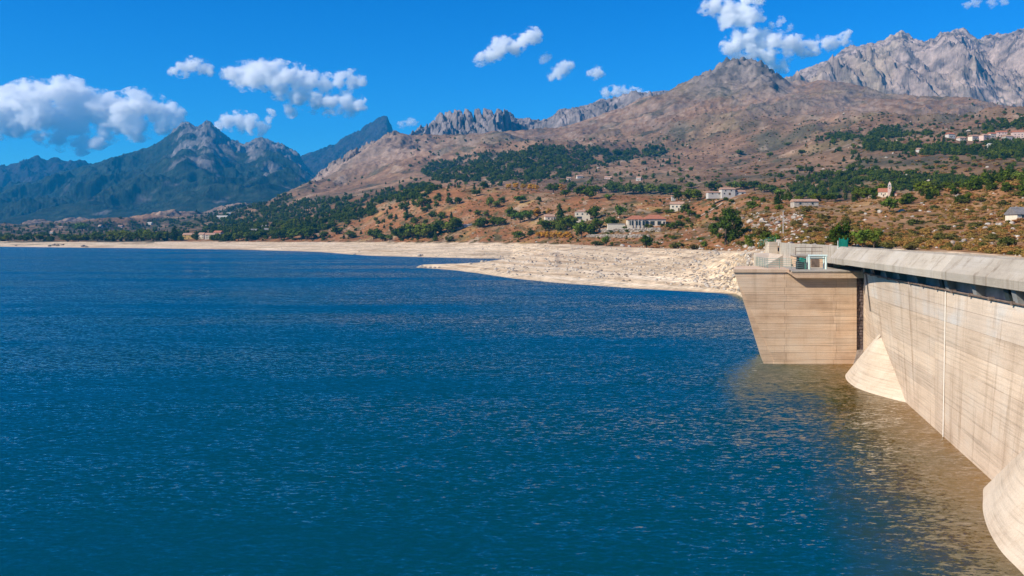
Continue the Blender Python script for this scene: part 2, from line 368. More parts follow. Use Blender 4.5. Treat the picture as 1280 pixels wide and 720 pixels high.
slope_col = mixc(slope_col, [0.38, 0.28, 0.20], 0.55 * sstep(0.2, 0.42, fbm(GX / 60, GD / 110, 5, 59)))
dzx = np.gradient(GZ, axis=0) / np.maximum(np.abs(np.gradient(GX, axis=0)), 0.1); dzy = np.gradient(GZ, axis=1) / np.maximum(np.gradient(GD, axis=1), 0.1)
steep = np.sqrt(dzx ** 2 + dzy ** 2)
rockc = mixc(np.broadcast_to(np.array([0.215, 0.175, 0.15]), GU.shape + (3,)), [0.075, 0.07, 0.065], sstep(-0.2, 0.3, fbm(GX / 45, GD / 45, 5, 63)))
slope_col = mixc(slope_col, [0.24, 0.175, 0.135], 0.0 + 0.7 * sstep(0.5, 1.0, steep) * sstep(10, 11, GT))
slope_col = slope_col * (1 - (pinn + crag).clip(0, 1)[..., None]) + rockc * (pinn + crag).clip(0, 1)[..., None]
left_rock = (1 - sstep(500, 560, GU)) * sstep(10.3, 11.0, GT)
slope_col = slope_col * (1 - 0.6 * left_rock[..., None]) + 0.6 * left_rock[..., None] * mixc(np.broadcast_to(np.array([0.31, 0.225, 0.175]), GU.shape + (3,)), [0.20, 0.15, 0.12], sstep(-0.2, 0.4, fbm(GX / 70, GD / 90, 6, 65)))
tB = sstep(-1.0, 1.2, (GT - 5.0) * 14 + 2.0 * nB)
ALB = beach * (1 - tB[..., None]) + soil * tB[..., None]
tS = sstep(8.0, 9.0, GT + 0.4 * nC)
ALB = ALB * (1 - tS[..., None]) + slope_col * tS[..., None]
fg = fbm(GX / 34, GD / 60, 5, 71)
fm = forest * sstep(-0.3, 0.05, fg) * 0.8
ALB = mixc(ALB, [0.040, 0.046, 0.024], fm)
FOR_OK = forest & (fg > -0.14) & (GT > 5.06)
ALB[GZ < -0.3] = np.array([0.10, 0.10, 0.07])

SPLIT = line_row[8]
hill = link('terrain', grid_mesh('terrain', GX[:, :SPLIT + 1], GD[:, :SPLIT + 1], GZ[:, :SPLIT + 1], ALB[:, :SPLIT + 1]), M_GROUND)
tag(hill, 'brown scrubby hillside with pale drained lake beach along its foot', kind='structure')
slope = link('mountain_slope', grid_mesh('mountain_slope', GX[:, SPLIT:], GD[:, SPLIT:], GZ[:, SPLIT:], ALB[:, SPLIT:]), M_ROCK)
tag(slope, 'long tan mountain slope rising to a rocky summit behind the villas', kind='structure')

# ------------------------------------------------------------------ the mountains behind
def mountain(name, label, ridge, Dr, foot_y, Df, style, nc, nr, seed, amp, octs=7, scale=420):
    ra = np.array(ridge, float)
    u = np.linspace(ra[0, 0], ra[-1, 0], nc)
    ry = np.interp(u, ra[:, 0], ra[:, 1]); zr = yz(u, ry, Dr)
    fa = np.array(foot_y, float); zf = yz(u, np.interp(u, fa[:, 0], fa[:, 1]), Df)
    t = np.concatenate([np.linspace(0, 1, nr), 1 + np.linspace(0.03, 0.6, nr // 6)])
    T = np.repeat(t[None], nc, 0); Uu = np.repeat(u[:, None], len(t), 1)
    D = Df + (Dr - Df) * T; X = (Uu - CX) / F * D
    tt = np.clip(T, 0, 1)
    prof = style.get('prof', 1.35)
    Z = zf[:, None] + (zr - zf)[:, None] * tt ** prof - np.clip(T - 1, 0, 1) * (zr - zf)[:, None] * 1.6
    w = style.get('warp', 0.35)
    qx = X / scale + w * fbm(X / scale * 0.7, D / scale * 0.7, 4, seed + 5); qy = D / scale + w * fbm(X / scale * 0.7 + 7, D / scale * 0.7, 4, seed + 6)
    rel = ridged(qx, qy * style.get('aniso', 0.6), octs, seed) - 0.42
    env = np.minimum(sstep(0.0, 0.35, T) * 1.0, 1.0) * (1 - style.get('calm', 0.72) * sstep(style.get('calm0', 0.78), 1.0, T))
    Z = Z + amp * env * rel * 1.6
    fine = ridged(X / (scale * 0.16), D / (scale * 0.16), 4, seed + 9) - 0.45
    Z = Z + (amp * 0.16 + style.get('jag', 0) * sstep(0.55, 0.9, T) * sstep(*style.get('jagu', (-9e3, -8e3)), Uu)) * fine * sstep(0.1, 0.4, T)
    if 'fins' in style:
        u0, u1, per, h = style['fins']
        m = sstep(u0 - 8, u0 + 6, Uu) * (1 - sstep(u1 - 14, u1 + 10, Uu)) * sstep(0.25, 0.7, T)
        sk = Uu + (1 - T) * -38 + 2.2 * fbm(X / 60, D / 60, 3, seed + 3)
        sk = sk + 5 * gnoise(Uu / 31.0, T * 0.7, seed + 2)
        ph = ((sk - u0) / per) % 1.0
        Z = Z - m * h * (np.exp(-(np.minimum(ph, 1 - ph) / 0.13) ** 2) * 1.1 + 0.35 * ph - 0.3)
    gx = np.gradient(Z, axis=0) / np.maximum(np.abs(np.gradient(X, axis=0)), .1); gy = np.gradient(Z, axis=1) / np.gradient(D, axis=1)
    steep = np.sqrt(gx ** 2 + gy ** 2)
    n1 = fbm(X / 300, D / 300, 6, seed + 40); n2 = fbm(X / 60, Z / 60 + D / 90, 5, seed + 41)
    col = style['col'](X, D, Z, T, steep, n1, n2, Uu)
    o = link(name, grid_mesh(name, X, D, Z, col, style.get('smooth', True)), M_ROCK)
    return tag(o, label, kind='structure')
def bc(c, sh): return np.broadcast_to(np.array(c, float), sh + (3,))
def col_forest(X, D, Z, T, steep, n1, n2, Uu):
    c = mixc(bc((0.012, 0.023, 0.016), T.shape), [0.030, 0.040, 0.026], sstep(-0.3, 0.4, n2))
    rock = sstep(0.0, 0.25, 0.9 * n1 - 1.0 + 0.85 * T + 0.55 * sstep(180, 260, Uu) + 0.35 * np.clip(steep - 0.6, -0.4, 0.6) + 0.35 * n2)
    rock = np.maximum(rock, 0.8 * sstep(0.28, 0.5, fbm(X / 190, D / 240, 5, 141) + 0.2 * n2) * (1 - sstep(0.5, .7, T)))
    rc = mixc(bc((0.19, 0.165, 0.155), T.shape), [0.08, 0.08, 0.075], sstep(-0.25, 0.35, n2))
    return c * (1 - rock[..., None]) + rc * rock[..., None]
def col_grey(X, D, Z, T, steep, n1, n2, Uu):
    c = mixc(bc((0.23, 0.19, 0.175), T.shape), [0.12, 0.105, 0.10], sstep(-0.2, 0.4, n2))
    return mixc(c, [0.10, 0.11, 0.07], 0.5 * sstep(0.1, 0.4, n1) * (1 - sstep(0.5, 1.0, steep)))
def col_pink(X, D, Z, T, steep, n1, n2, Uu):
    c = mixc(bc((0.33, 0.255, 0.215), T.shape), [0.12, 0.10, 0.092], sstep(-0.15, 0.4, n2))
    c = mixc(c, [0.34, 0.27, 0.19], 0.6 * sstep(0.0, 0.4, n1))
    return mixc(c, [0.13, 0.125, 0.085], 0.75 * sstep(0.12, 0.4, fbm(X / 150, D / 150, 5, 151)) * (1 - sstep(0.7, 1.3, steep)))
def col_dark(X, D, Z, T, steep, n1, n2, Uu):  # shade on the distant peaks is put into this very dark albedo
    return mixc(bc((0.034, 0.032, 0.036), T.shape), [0.012, 0.015, 0.017], sstep(-0.2, 0.4, n1 + n2))
mountain('far_mountain', 'hazy blue mountain ridge at the far left edge', [(-130, 222), (-60, 215), (0, 209), (20, 204), (38, 199), (48, 196), (58, 200), (70, 196), (84, 201), (100, 203), (120, 207), (160, 217), (260, 245)], 8600, [(-130, 287), (260, 285)], 6500, dict(col=col_dark, prof=1.1), 240, 90, 201, 150)
mountain('tooth_mountain', 'distant blue tooth shaped peak with a sheer right side', [(300, 240), (340, 217), (370, 198), (385, 192), (400, 187), (420, 179), (436, 170), (448, 164), (458, 157), (466, 152), (474, 148), (480, 145), (484, 145), (487, 152), (491, 163), (496, 171), (506, 173), (530, 172), (560, 174), (640, 185)], 9000, [(300, 286), (640, 284)], 6800, dict(col=col_dark, prof=1.0, aniso=0.9, calm=0.97, calm0=0.6, jag=22, jagu=(380, 430)), 420, 120, 223, 110, 7, 500)
mountain('forested_mountain', 'blue green forested mountain with twin rocky summits at the left', [(-130, 262), (-60, 254), (0, 241), (40, 229), (80, 217), (120, 206), (150, 198), (180, 188), (200, 180), (214, 171), (222, 163), (228, 158), (234, 156), (240, 159), (246, 162), (251, 157), (256, 153), (261, 154), (267, 158), (274, 166), (282, 173), (294, 180), (306, 183), (316, 179), (324, 176), (332, 177), (342, 182), (354, 186), (364, 192), (376, 203), (386, 216), (400, 232), (430, 256), (480, 282)], 7400, [(-130, 291), (0, 289), (200, 285), (300, 272), (480, 285)], 3800, dict(col=col_forest, prof=1.12, aniso=0.8, jag=60, jagu=(185, 225), calm=0.85), 620, 210, 247, 150, 7, 1000)
mountain('fin_mountain', 'grey crags split into leaning rock fins above the tan ridge', [(455, 205), (490, 186), (505, 179), (520, 175), (534, 169), (540, 160), (545, 152), (552, 145), (558, 147), (564, 141), (572, 140), (580, 136), (590, 138), (598, 135), (606, 136), (614, 137), (622, 139), (632, 146), (645, 150), (658, 149), (670, 151), (684, 149), (700, 143), (720, 137), (735, 132), (750, 128), (765, 127), (790, 120), (810, 116), (826, 113), (845, 113), (870, 124), (900, 140)], 4300, [(455, 225), (900, 200)], 3500, dict(col=col_grey, prof=0.95, fins=(540, 640, 13.0, 60), aniso=0.5), 640, 150, 263, 110, 8, 300)
mountain('granite_mountain', 'pale granite mountain massif with jagged skyline at the right', [(940, 130), (968, 112), (985, 99), (1005, 90), (1030, 79), (1050, 66), (1062, 60), (1080, 57), (1095, 55), (1106, 52), (1113, 46), (1119, 43), (1127, 42), (1134, 45), (1142, 51), (1155, 51), (1168, 50), (1176, 43), (1190, 41), (1204, 39), (1214, 44), (1226, 48), (1240, 46), (1252, 44), (1262, 39), (1275, 37), (1290, 36), (1330, 30), (1410, 38)], 4700, [(940, 165), (1410, 160)], 3300, dict(col=col_pink, prof=1.05, aniso=0.75, calm=0.95, calm0=0.45), 680, 250, 281, 240, 8, 560)

# ------------------------------------------------------------------ lake
def water_mat():
    m, nt, b = mat_new('lake_water')
    pos = geo_pos(nt)
    wind = noise_node(nt, 1.0, 3, 0.55, vec=mapped(nt, pos, (0.006, 0.022, 0), (0, 0, 0.12)))
    wr = ramp(nt, wind.outputs[0], [(0.34, g3(0.35)), (0.62, g3(1.3))])
    # wave slopes: three sizes of ripple, each giving a slope along x and y
    def slopes(scale, rot, k, det):
        n = noise_node(nt, 1.0, det, 0.6, vec=mapped(nt, pos, scale, rot))
        s = nd(nt, 'ShaderNodeVectorMath', operation='MULTIPLY_ADD'); s.inputs[1].default_value = (k * 0.6, k, 0); s.inputs[2].default_value = (-k * 0.3, -k * 0.5, 0)
        nt.links.new(n.outputs['Color'], s.inputs[0]); return s.outputs[0]
    s1 = slopes((1.4, 3.1, 0), (0, 0, 0.22), 1.25, 3); s2 = slopes((4.6, 8.5, 0), (0, 0, -0.12), 0.75, 2); s3 = slopes((0.16, 0.36, 0), (0, 0, 0.4), 0.28, 2)
    t1 = nd(nt, 'ShaderNodeVectorMath', operation='ADD'); nt.links.new(s1, t1.inputs[0]); nt.links.new(s2, t1.inputs[1])
    t2 = nd(nt, 'ShaderNodeVectorMath', operation='ADD'); nt.links.new(t1.outputs[0], t2.inputs[0]); nt.links.new(s3, t2.inputs[1])
    sc_ = nd(nt, 'ShaderNodeVectorMath', operation='MULTIPLY'); nt.links.new(t2.outputs[0], sc_.inputs[0]); nt.links.new(wr.outputs[0], sc_.inputs[1])
    upv = nd(nt, 'ShaderNodeVectorMath', operation='ADD'); upv.inputs[1].default_value = (0.02, -0.165, 1); nt.links.new(sc_.outputs[0], upv.inputs[0])
    nrm = nd(nt, 'ShaderNodeVectorMath', operation='NORMALIZE'); nt.links.new(upv.outputs[0], nrm.inputs[0]); nt.links.new(nrm.outputs[0], b.inputs['Normal'])
    # ochre painted near the dam for its golden reflection and shallows, clear blue outside
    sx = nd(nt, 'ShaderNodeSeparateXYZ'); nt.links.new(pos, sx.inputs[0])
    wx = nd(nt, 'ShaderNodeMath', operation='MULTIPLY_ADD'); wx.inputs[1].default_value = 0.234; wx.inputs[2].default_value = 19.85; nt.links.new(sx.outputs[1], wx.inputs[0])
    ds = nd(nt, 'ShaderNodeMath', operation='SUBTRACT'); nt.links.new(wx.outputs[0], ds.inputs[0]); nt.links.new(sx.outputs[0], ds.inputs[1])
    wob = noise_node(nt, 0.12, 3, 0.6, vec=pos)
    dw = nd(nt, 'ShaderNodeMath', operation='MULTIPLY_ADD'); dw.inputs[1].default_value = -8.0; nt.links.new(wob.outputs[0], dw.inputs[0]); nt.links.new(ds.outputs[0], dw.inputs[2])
    reflection_tint = ramp(nt, nd(nt, 'ShaderNodeValue').outputs[0], [(0.0, (0.155, 0.070, 0.0005)), (0.38, (0.080, 0.045, 0.001)), (0.7, (0.022, 0.038, 0.008)), (1.0, (0.0004, 0.038, 0.034))])
    mr = nd(nt, 'ShaderNodeMapRange'); mr.inputs['From Min'].default_value = -4.5; mr.inputs['From Max'].default_value = 9.5; nt.links.new(dw.outputs[0], mr.inputs['Value']); nt.links.new(mr.outputs[0], reflection_tint.inputs[0])
    nt.links.new(reflection_tint.outputs[0], b.inputs['Base Color'])
    b.inputs['Roughness'].default_value = 0.06; b.inputs['IOR'].default_value = 1.85; b.inputs['Specular IOR Level'].default_value = 0.8
    return m
wme = bpy.data.meshes.new('lake_water')
wme.from_pydata([(-2600, -280, 0), (60, -280, 0), (160, 1600, 0), (-2600, 1600, 0)], [], [(0, 1, 2, 3)])
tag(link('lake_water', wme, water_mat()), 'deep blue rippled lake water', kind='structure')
gme = bpy.data.meshes.new('ground')
gme.from_pydata([(-9300, -290, -9), (9300, -290, -9), (9300, 11000, -9), (-9300, 11000, -9)], [], [(0, 1, 2, 3)])
tag(link('ground', gme, plain('lake_bed', (0.16, 0.13, 0.09), scale=0.02)), 'bare earth under the lake and hills', kind='structure')

# ------------------------------------------------------------------ the dam
def concrete(name, base, dark, stain=0.5, boards=1.0, drip=False, pale=(0.6, 0.57, 0.52), bfreq=5.5, bdark=0.70):
    m, nt, b = mat_new(name)
    pos = geo_pos(nt)
    oi = nd(nt, 'ShaderNodeObjectInfo')
    big = noise_node(nt, 0.22, 5, 0.6, vec=mapped(nt, pos, (1, 1, 1.6)))
    c = ramp(nt, big.outputs[0], [(0.28, dark), (0.5, base), (0.78, pale)]).outputs[0]
    # board marks: thin bands along the wall
    bd = noise_node(nt, 1.0, 5, 0.7, vec=mapped(nt, pos, (0.10, 0.10, bfreq)))
    c = mul_color(nt, c, ramp(nt, bd.outputs[0], [(0.30, g3(bdark)), (0.48, g3(1.0)), (0.75, g3(1.12))]).outputs[0], boards)
    # water stains that run down the face
    st = noise_node(nt, 1.0, 5, 0.65, vec=mapped(nt, pos, (0.9, 0.9, 0.05)))
    c = mul_color(nt, c, ramp(nt, st.outputs[0], [(0.30, (0.50, 0.44, 0.38)), (0.47, g3(1.0))]).outputs[0], stain)
    dr = noise_node(nt, 1.0, 3, 0.6, vec=mapped(nt, pos, (0.0, 1.1, 0.018))); dm = noise_node(nt, 1.0, 3, 0.6, vec=mapped(nt, pos, (0.1, 0.15, 0.12)))
    dd = nd(nt, 'ShaderNodeMath', operation='MULTIPLY_ADD'); dd.inputs[1].default_value = 0.35; nt.links.new(dm.outputs[0], dd.inputs[0]); nt.links.new(dr.outputs[0], dd.inputs[2])
    c = mul_color(nt, c, ramp(nt, dd.outputs[0], [(0.80, g3(1.0)), (0.87, (0.70, 0.64, 0.59))]).outputs[0], 1.0 if drip else 0.0)
    c = mul_color(nt, c, ramp(nt, oi.outputs['Random'], [(0.0, (0.88, 0.86, 0.84)), (1.0, (1.05, 1.03, 1.0))]).outputs[0])
    fine = noise_node(nt, 9.0, 4, 0.7, vec=pos)
    c = mul_color(nt, c, ramp(nt, fine.outputs[0], [(0.3, g3(0.86)), (0.7, g3(1.08))]).outputs[0])
    nt.links.new(c, b.inputs['Base Color'])
    bp = nd(nt, 'ShaderNodeBump'); bp.inputs['Strength'].default_value = 0.5; bp.inputs['Distance'].default_value = 0.05
    nt.links.new(bd.outputs[0], bp.inputs['Height']); nt.links.new(bp.outputs[0], b.inputs['Normal'])
    b.inputs['Roughness'].default_value = 0.85
    return m
M_WALL = concrete('dam_concrete', (0.66, 0.51, 0.37), (0.56, 0.42, 0.295), 0.5, 1.0, True, pale=(0.70, 0.58, 0.45), bfreq=6.5, bdark=0.64)
M_WALLTOP = concrete('dam_concrete_upper', (0.64, 0.515, 0.395), (0.54, 0.43, 0.325), 0.5, 0.6, True, pale=(0.60, 0.57, 0.52))
M_BLOCK = concrete('intake_concrete', (0.68, 0.485, 0.325), (0.52, 0.345, 0.215), 0.35, 1.0, pale=(0.72, 0.57, 0.42), bfreq=7.0, bdark=0.55)
M_PARAPET = concrete('parapet_concrete', (0.44, 0.385, 0.31), (0.33, 0.285, 0.23), 0.7, 0.35, pale=(0.50, 0.46, 0.40))
M_APRON = concrete('apron_concrete', (0.58, 0.47, 0.35), (0.50, 0.39, 0.28), 0.25, 1.0, pale=(0.64, 0.54, 0.42))
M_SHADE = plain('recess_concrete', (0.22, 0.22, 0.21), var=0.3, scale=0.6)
M_JOINT = plain('joint_filler', (0.10, 0.085, 0.07), scale=2)
M_STEEL = plain('weathered_steel', (0.17, 0.12, 0.09), 0.6, 0.4, 2.0)
M_PIPE = plain('white_pipe_paint', (0.68, 0.62, 0.53), 0.5, 0.15)
M_RAIL = plain('railing_paint', (0.16, 0.24, 0.20), 0.5, 0.2)
M_GANTRY = plain('pale_green_paint', (0.55, 0.66, 0.60), 0.45, 0.12)
M_GREEN = plain('green_paint', (0.015, 0.20, 0.13), 0.45, 0.25)
M_DARKMETAL = plain('dark_machine_paint', (0.03, 0.04, 0.04), 0.5, 0.3)
M_RUBBLE = plain('dark_stone', (0.13, 0.095, 0.085), var=0.5, scale=3)
M_ASPHALT = plain('asphalt', (0.06, 0.06, 0.06), var=0.2)

WTOP, LIP0, LIP1, PTOP = 12.8, 13.9, 14.6, 16.0
def wall_x(D, z):
    b = 19.85 + 0.234 * D; t = np.interp(D, [20, 60, 85, 100, 110, 120, 136], [29.3, 35.4, 39.4, 41.9, 44.0, 48.0, 53])
    return b + (t - b) * (z / WTOP)
def par_x(D, off=0.0): return 28.6 + off + 0.127 * D

dam = tag(empty('dam', (40, 80, 0)), 'long pale concrete dam wall with overhanging parapet at the right edge', 'dam')
OFF = Vector((40, 80, 0))
def dpart(mb, name, mat, bevel=0.0, parent=dam):
    mb.v = [tuple(Vector(p) - OFF) for p in mb.v]
    return mb.build(name, mat, parent, bevel)
# core behind the lifts, so the joints read as recessed lines
core = MB(); Ds = np.linspace(22, 136, 40)
pf = [(wall_x(D, -5) + 0.10, D, -5) for D in Ds]; pt = [(wall_x(D, WTOP) + 0.10, D, WTOP - 0.05) for D in Ds]
bf = [(wall_x(D, -5) + 3.5, D, -5) for D in Ds]; bt = [(wall_x(D, WTOP) + 2.5, D, WTOP - 0.05) for D in Ds]
n = len(Ds)
core.poly(pf + pt + bt + bf, [f for i in range(n - 1) for f in ((i, n + i, n + i + 1, i + 1), (n + i, 2*n + i, 2*n + i + 1, n + i + 1), (2*n + i, 3*n + i, 3*n + i + 1, 2*n + i + 1))])
dpart(core, 'wall_core', M_JOINT)
rng = random.Random(3)
joints = [22, 57.0, 80.5, 103.0, 124.0, 136]
zl = [-5.0, -0.35, 1.35, 3.05, 4.75, 6.45, 8.15, 10.1, 11.5, WTOP]
for a, b_ in zip(joints[:-1], joints[1:]):
    for z0, z1 in zip(zl[:-1], zl[1:]):
        mb = MB(); gp = 0.011; pr = rng.uniform(-0.012, 0.012)
        ds = np.linspace(a + gp * 1.5, b_ - gp * 1.5, 6)
        for d0, d1 in zip(ds[:-1], ds[1:]):
            q = []
            for z in (z0 + gp, z1 - gp):
                q += [(wall_x(d0, z) + pr, d0, z), (wall_x(d0, z) + 0.6, d0, z), (wall_x(d1, z) + 0.6, d1, z), (wall_x(d1, z) + pr, d1, z)]
            fs = [(0, 4, 7, 3), (4, 5, 6, 7), (0, 3, 2, 1)]
            if d0 == ds[0]: fs.append((0, 1, 5, 4))
            if d1 == ds[-1]: fs.append((2, 3, 7, 6))
            mb.poly(q, fs)
        dpart(mb, 'concrete_lift', M_WALLTOP if z0 > 9.5 else M_WALL)
# recess under the parapet with its short piers
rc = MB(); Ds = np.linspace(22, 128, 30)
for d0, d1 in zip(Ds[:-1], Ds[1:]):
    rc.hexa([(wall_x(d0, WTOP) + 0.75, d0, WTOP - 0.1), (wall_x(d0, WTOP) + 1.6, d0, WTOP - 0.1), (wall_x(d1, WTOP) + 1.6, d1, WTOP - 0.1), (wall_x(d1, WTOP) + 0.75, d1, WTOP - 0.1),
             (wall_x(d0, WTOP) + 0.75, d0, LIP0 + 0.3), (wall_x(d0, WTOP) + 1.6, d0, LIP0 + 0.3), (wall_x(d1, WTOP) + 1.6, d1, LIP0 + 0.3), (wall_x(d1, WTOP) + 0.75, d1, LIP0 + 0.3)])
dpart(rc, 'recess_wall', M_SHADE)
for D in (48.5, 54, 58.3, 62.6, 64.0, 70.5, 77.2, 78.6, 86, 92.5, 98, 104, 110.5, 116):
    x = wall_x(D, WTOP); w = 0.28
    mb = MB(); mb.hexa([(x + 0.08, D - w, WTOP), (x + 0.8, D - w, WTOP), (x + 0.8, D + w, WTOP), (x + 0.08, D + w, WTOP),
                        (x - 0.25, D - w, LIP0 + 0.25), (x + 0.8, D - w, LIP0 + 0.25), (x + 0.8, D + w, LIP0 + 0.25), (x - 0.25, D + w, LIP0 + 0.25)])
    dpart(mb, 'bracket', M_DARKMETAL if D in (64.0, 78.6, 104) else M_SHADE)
# service pipe along the top of the wall
sp = MB(); Ds = np.linspace(24, 121, 50)
for d0, d1 in zip(Ds[:-1], Ds[1:]):
    sp.tube((wall_x(d0, WTOP) - 0.12, d0, WTOP + 0.12), (wall_x(d1, WTOP) - 0.12, d1, WTOP + 0.12), 0.085, n=6)
dpart(sp, 'service_pipe', M_STEEL)
for D in np.arange(46, 120, 4.2):
    x = wall_x(D, WTOP); mb = MB(); mb.box(x - 0.25, x + 0.15, D - 0.12, D + 0.12, WTOP - 0.02, WTOP + 0.25); dpart(mb, 'pipe_clamp', M_STEEL)
# white drain pipe down the face
mb = MB(); D = 77.3
mb.tube((wall_x(D, -1) - 0.07, D, -1), (wall_x(D, WTOP) - 0.07, D, WTOP + 0.05), 0.055, n=8)
dpart(mb, 'drain_pipe', M_PIPE)
# parapet: sloped coping slabs with a vertical lip, in lengths with open joints
edges = [24, 36, 48, 57.6, 66.5, 76, 86, 97.5, 107.5, 116.8]
for a, b_ in zip(edges[:-1], edges[1:]):
    mb = MB(); a2, b2 = a + 0.02, b_ - 0.02
    sec = [(0.35, LIP0 - 0.0), (-1.2, LIP0), (-1.22, LIP1), (0.0, PTOP), (0.32, PTOP + 0.01), (0.36, LIP0 + 0.4)]
    v = [(par_x(d, o), d, z) for d in (a2, b2) for o, z in sec]; k = len(sec)
    mb.poly(v, [(i, (i + 1) % k, k + (i + 1) % k, k + i) for i in range(k)] + [tuple(range(k - 1, -1, -1)), tuple(range(k, 2 * k))])
    dpart(mb, 'parapet_slab', M_PARAPET, 0.03)
# soffit slab, crest road and downstream parapet
mb = MB()
z0, z1, o1 = 14.25, 14.9, 7.0
for o0, da, db in ((0.37, 22, 117.4), (1.45, 117.4, 176)):
    mb.hexa([(par_x(da, o0), da, z0), (par_x(da, o1), da, z0), (par_x(db, o1), db, z0), (par_x(db, o0), db, z0), (par_x(da, o0), da, z1), (par_x(da, o1), da, z1), (par_x(db, o1), db, z1), (par_x(db, o0), db, z1)])
dpart(mb, 'crest_road', M_ASPHALT)
mb = MB(); o0, o1, z0, z1 = 7.0, 7.3, 14.0, 15.7
mb.hexa([(par_x(22, o0), 22, z0), (par_x(22, o1), 22, z0), (par_x(176, o1), 176, z0), (par_x(176, o0), 176, z0), (par_x(22, o0), 22, z1), (par_x(22, o1), 22, z1), (par_x(176, o1), 176, z1), (par_x(176, o0), 176, z1)])
dpart(mb, 'downstream_parapet', M_PARAPET)
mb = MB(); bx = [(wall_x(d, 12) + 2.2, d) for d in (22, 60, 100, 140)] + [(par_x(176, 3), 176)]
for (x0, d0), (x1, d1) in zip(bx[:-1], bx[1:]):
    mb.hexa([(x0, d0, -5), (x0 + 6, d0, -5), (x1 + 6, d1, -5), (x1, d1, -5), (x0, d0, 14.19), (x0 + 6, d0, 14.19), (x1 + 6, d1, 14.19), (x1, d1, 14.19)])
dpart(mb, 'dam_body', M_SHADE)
# far parapet past the intake and its end pier
fe = [117.6, 128, 139, 150, 161, 168]
for a, b_ in zip(fe[:-1], fe[1:]):
    mb = MB(); a2, b2 = a + 0.03, b_ - 0.03
    mb.hexa([(par_x(a2, 1.0), a2, 13.5), (par_x(a2, 1.4), a2, 13.5), (par_x(b2, 1.4), b2, 13.5), (par_x(b2, 1.0), b2, 13.5),
             (par_x(a2, 1.05), a2, 16.0), (par_x(a2, 1.4), a2, 16.0), (par_x(b2, 1.4), b2, 16.0), (par_x(b2, 1.05), b2, 16.0)])
    dpart(mb, 'parapet_slab', M_PARAPET, 0.03)
mb = MB(); mb.hexa([(48.7, 167.5, 8), (50.6, 167.5, 8), (51.0, 171, 8), (49.0, 171, 8), (48.9, 167.5, 16.1), (50.6, 167.5, 16.1), (51.0, 171, 16.1), (49.2, 171, 16.1)])
dpart(mb, 'end_pier', M_APRON, 0.05)
# wall under the far parapet, down to the bank
mb = MB(); mb.hexa([(par_x(141, .1), 141, -2), (par_x(141, 1.5), 141, -2), (par_x(168, 1.5), 168, 6), (par_x(168, .1), 168, 6), (par_x(141, .1), 141, 13.6), (par_x(141, 1.5), 141, 13.6), (par_x(168, 1.5), 168, 13.6), (par_x(168, .1), 168, 13.6)])
dpart(mb, 'bank_wall', M_WALLTOP)
# flared buttress aprons standing in the water
def apron(apex, base, name, wall_pts):
    A = Vector(apex); mb = MB()
    bp = [Vector((x, y, 0)) for x, y in base]
    # resample the foot curve smoothly
    pts = []
    nb = len(bp)
    for i in range(nb - 1):
        p0, p1, p2, p3 = bp[max(i - 1, 0)], bp[i], bp[i + 1], bp[min(i + 2, nb - 1)]
        for k in range(6):
            t = k / 6
            pts.append(0.5 * ((2 * p1) + (p2 - p0) * t + (2 * p0 - 5 * p1 + 4 * p2 - p3) * t * t + (3 * p1 - p0 - 3 * p2 + p3) * t ** 3))
    pts.append(bp[-1])
    rows = 16; m = len(pts); vs = []
    for r in range(rows + 1):
        t = r / rows                       # 0 foot (below water) .. 1 apex
        zz = -2.5 + (A.z + 2.5) * t
        s = max(0.0, (A.z - zz) / A.z)     # 1 at water level, >1 below
        s = s ** 0.97
        for p in pts:
            q = Vector((A.x, A.y, 0)) + (p - Vector((A.x, A.y, 0))) * s
            vs.append((q.x, q.y, zz))
    fs = [(r * m + i, r * m + i + 1, (r + 1) * m + i + 1, (r + 1) * m + i) for r in range(rows) for i in range(m - 1)]
    mb.poly(vs, fs)
    o = dpart(mb, name, M_APRON)
    for p in o.data.polygons: p.use_smooth = True
    return o
apron((wall_x(104, 5.8) + 0.25, 104.5, 6.1), [(wall_x(92.5, 0) + .3, 92.5), (40.75, 95.5), (40.0, 99), (39.9, 102.5), (40.7, 107), (42.3, 111.5), (44.2, 114.0), (46.5, 115), (49, 116)], 'buttress_apron', None)
apron((wall_x(56, 4.6) + 0.2, 56.5, 4.9), [(27.5, 36), (26.2, 40), (26.4, 44), (27.0, 46.8), (27.6, 49.7), (28.8, 53.2), (30.3, 56.6), (31.9, 59.6), (33.2, 61.9), (34.6, 63.3), (36, 64.5)], 'buttress_apron', None)

sm = MB(); A0 = Vector((wall_x(104, 5.8) + 0.1, 103.6, 5.9)); B0 = Vector((41.35, 108.2, 0.0))
pp = [A0.lerp(B0, k / 8) + Vector((-0.10, -0.05, 0.05)) for k in range(9)]
for a, b_ in zip(pp[:-1], pp[1:]): sm.tube(a, b_, 0.09, n=6)
dpart(sm, 'edge_seam', plain('seam_mortar', (0.42, 0.33, 0.25)))
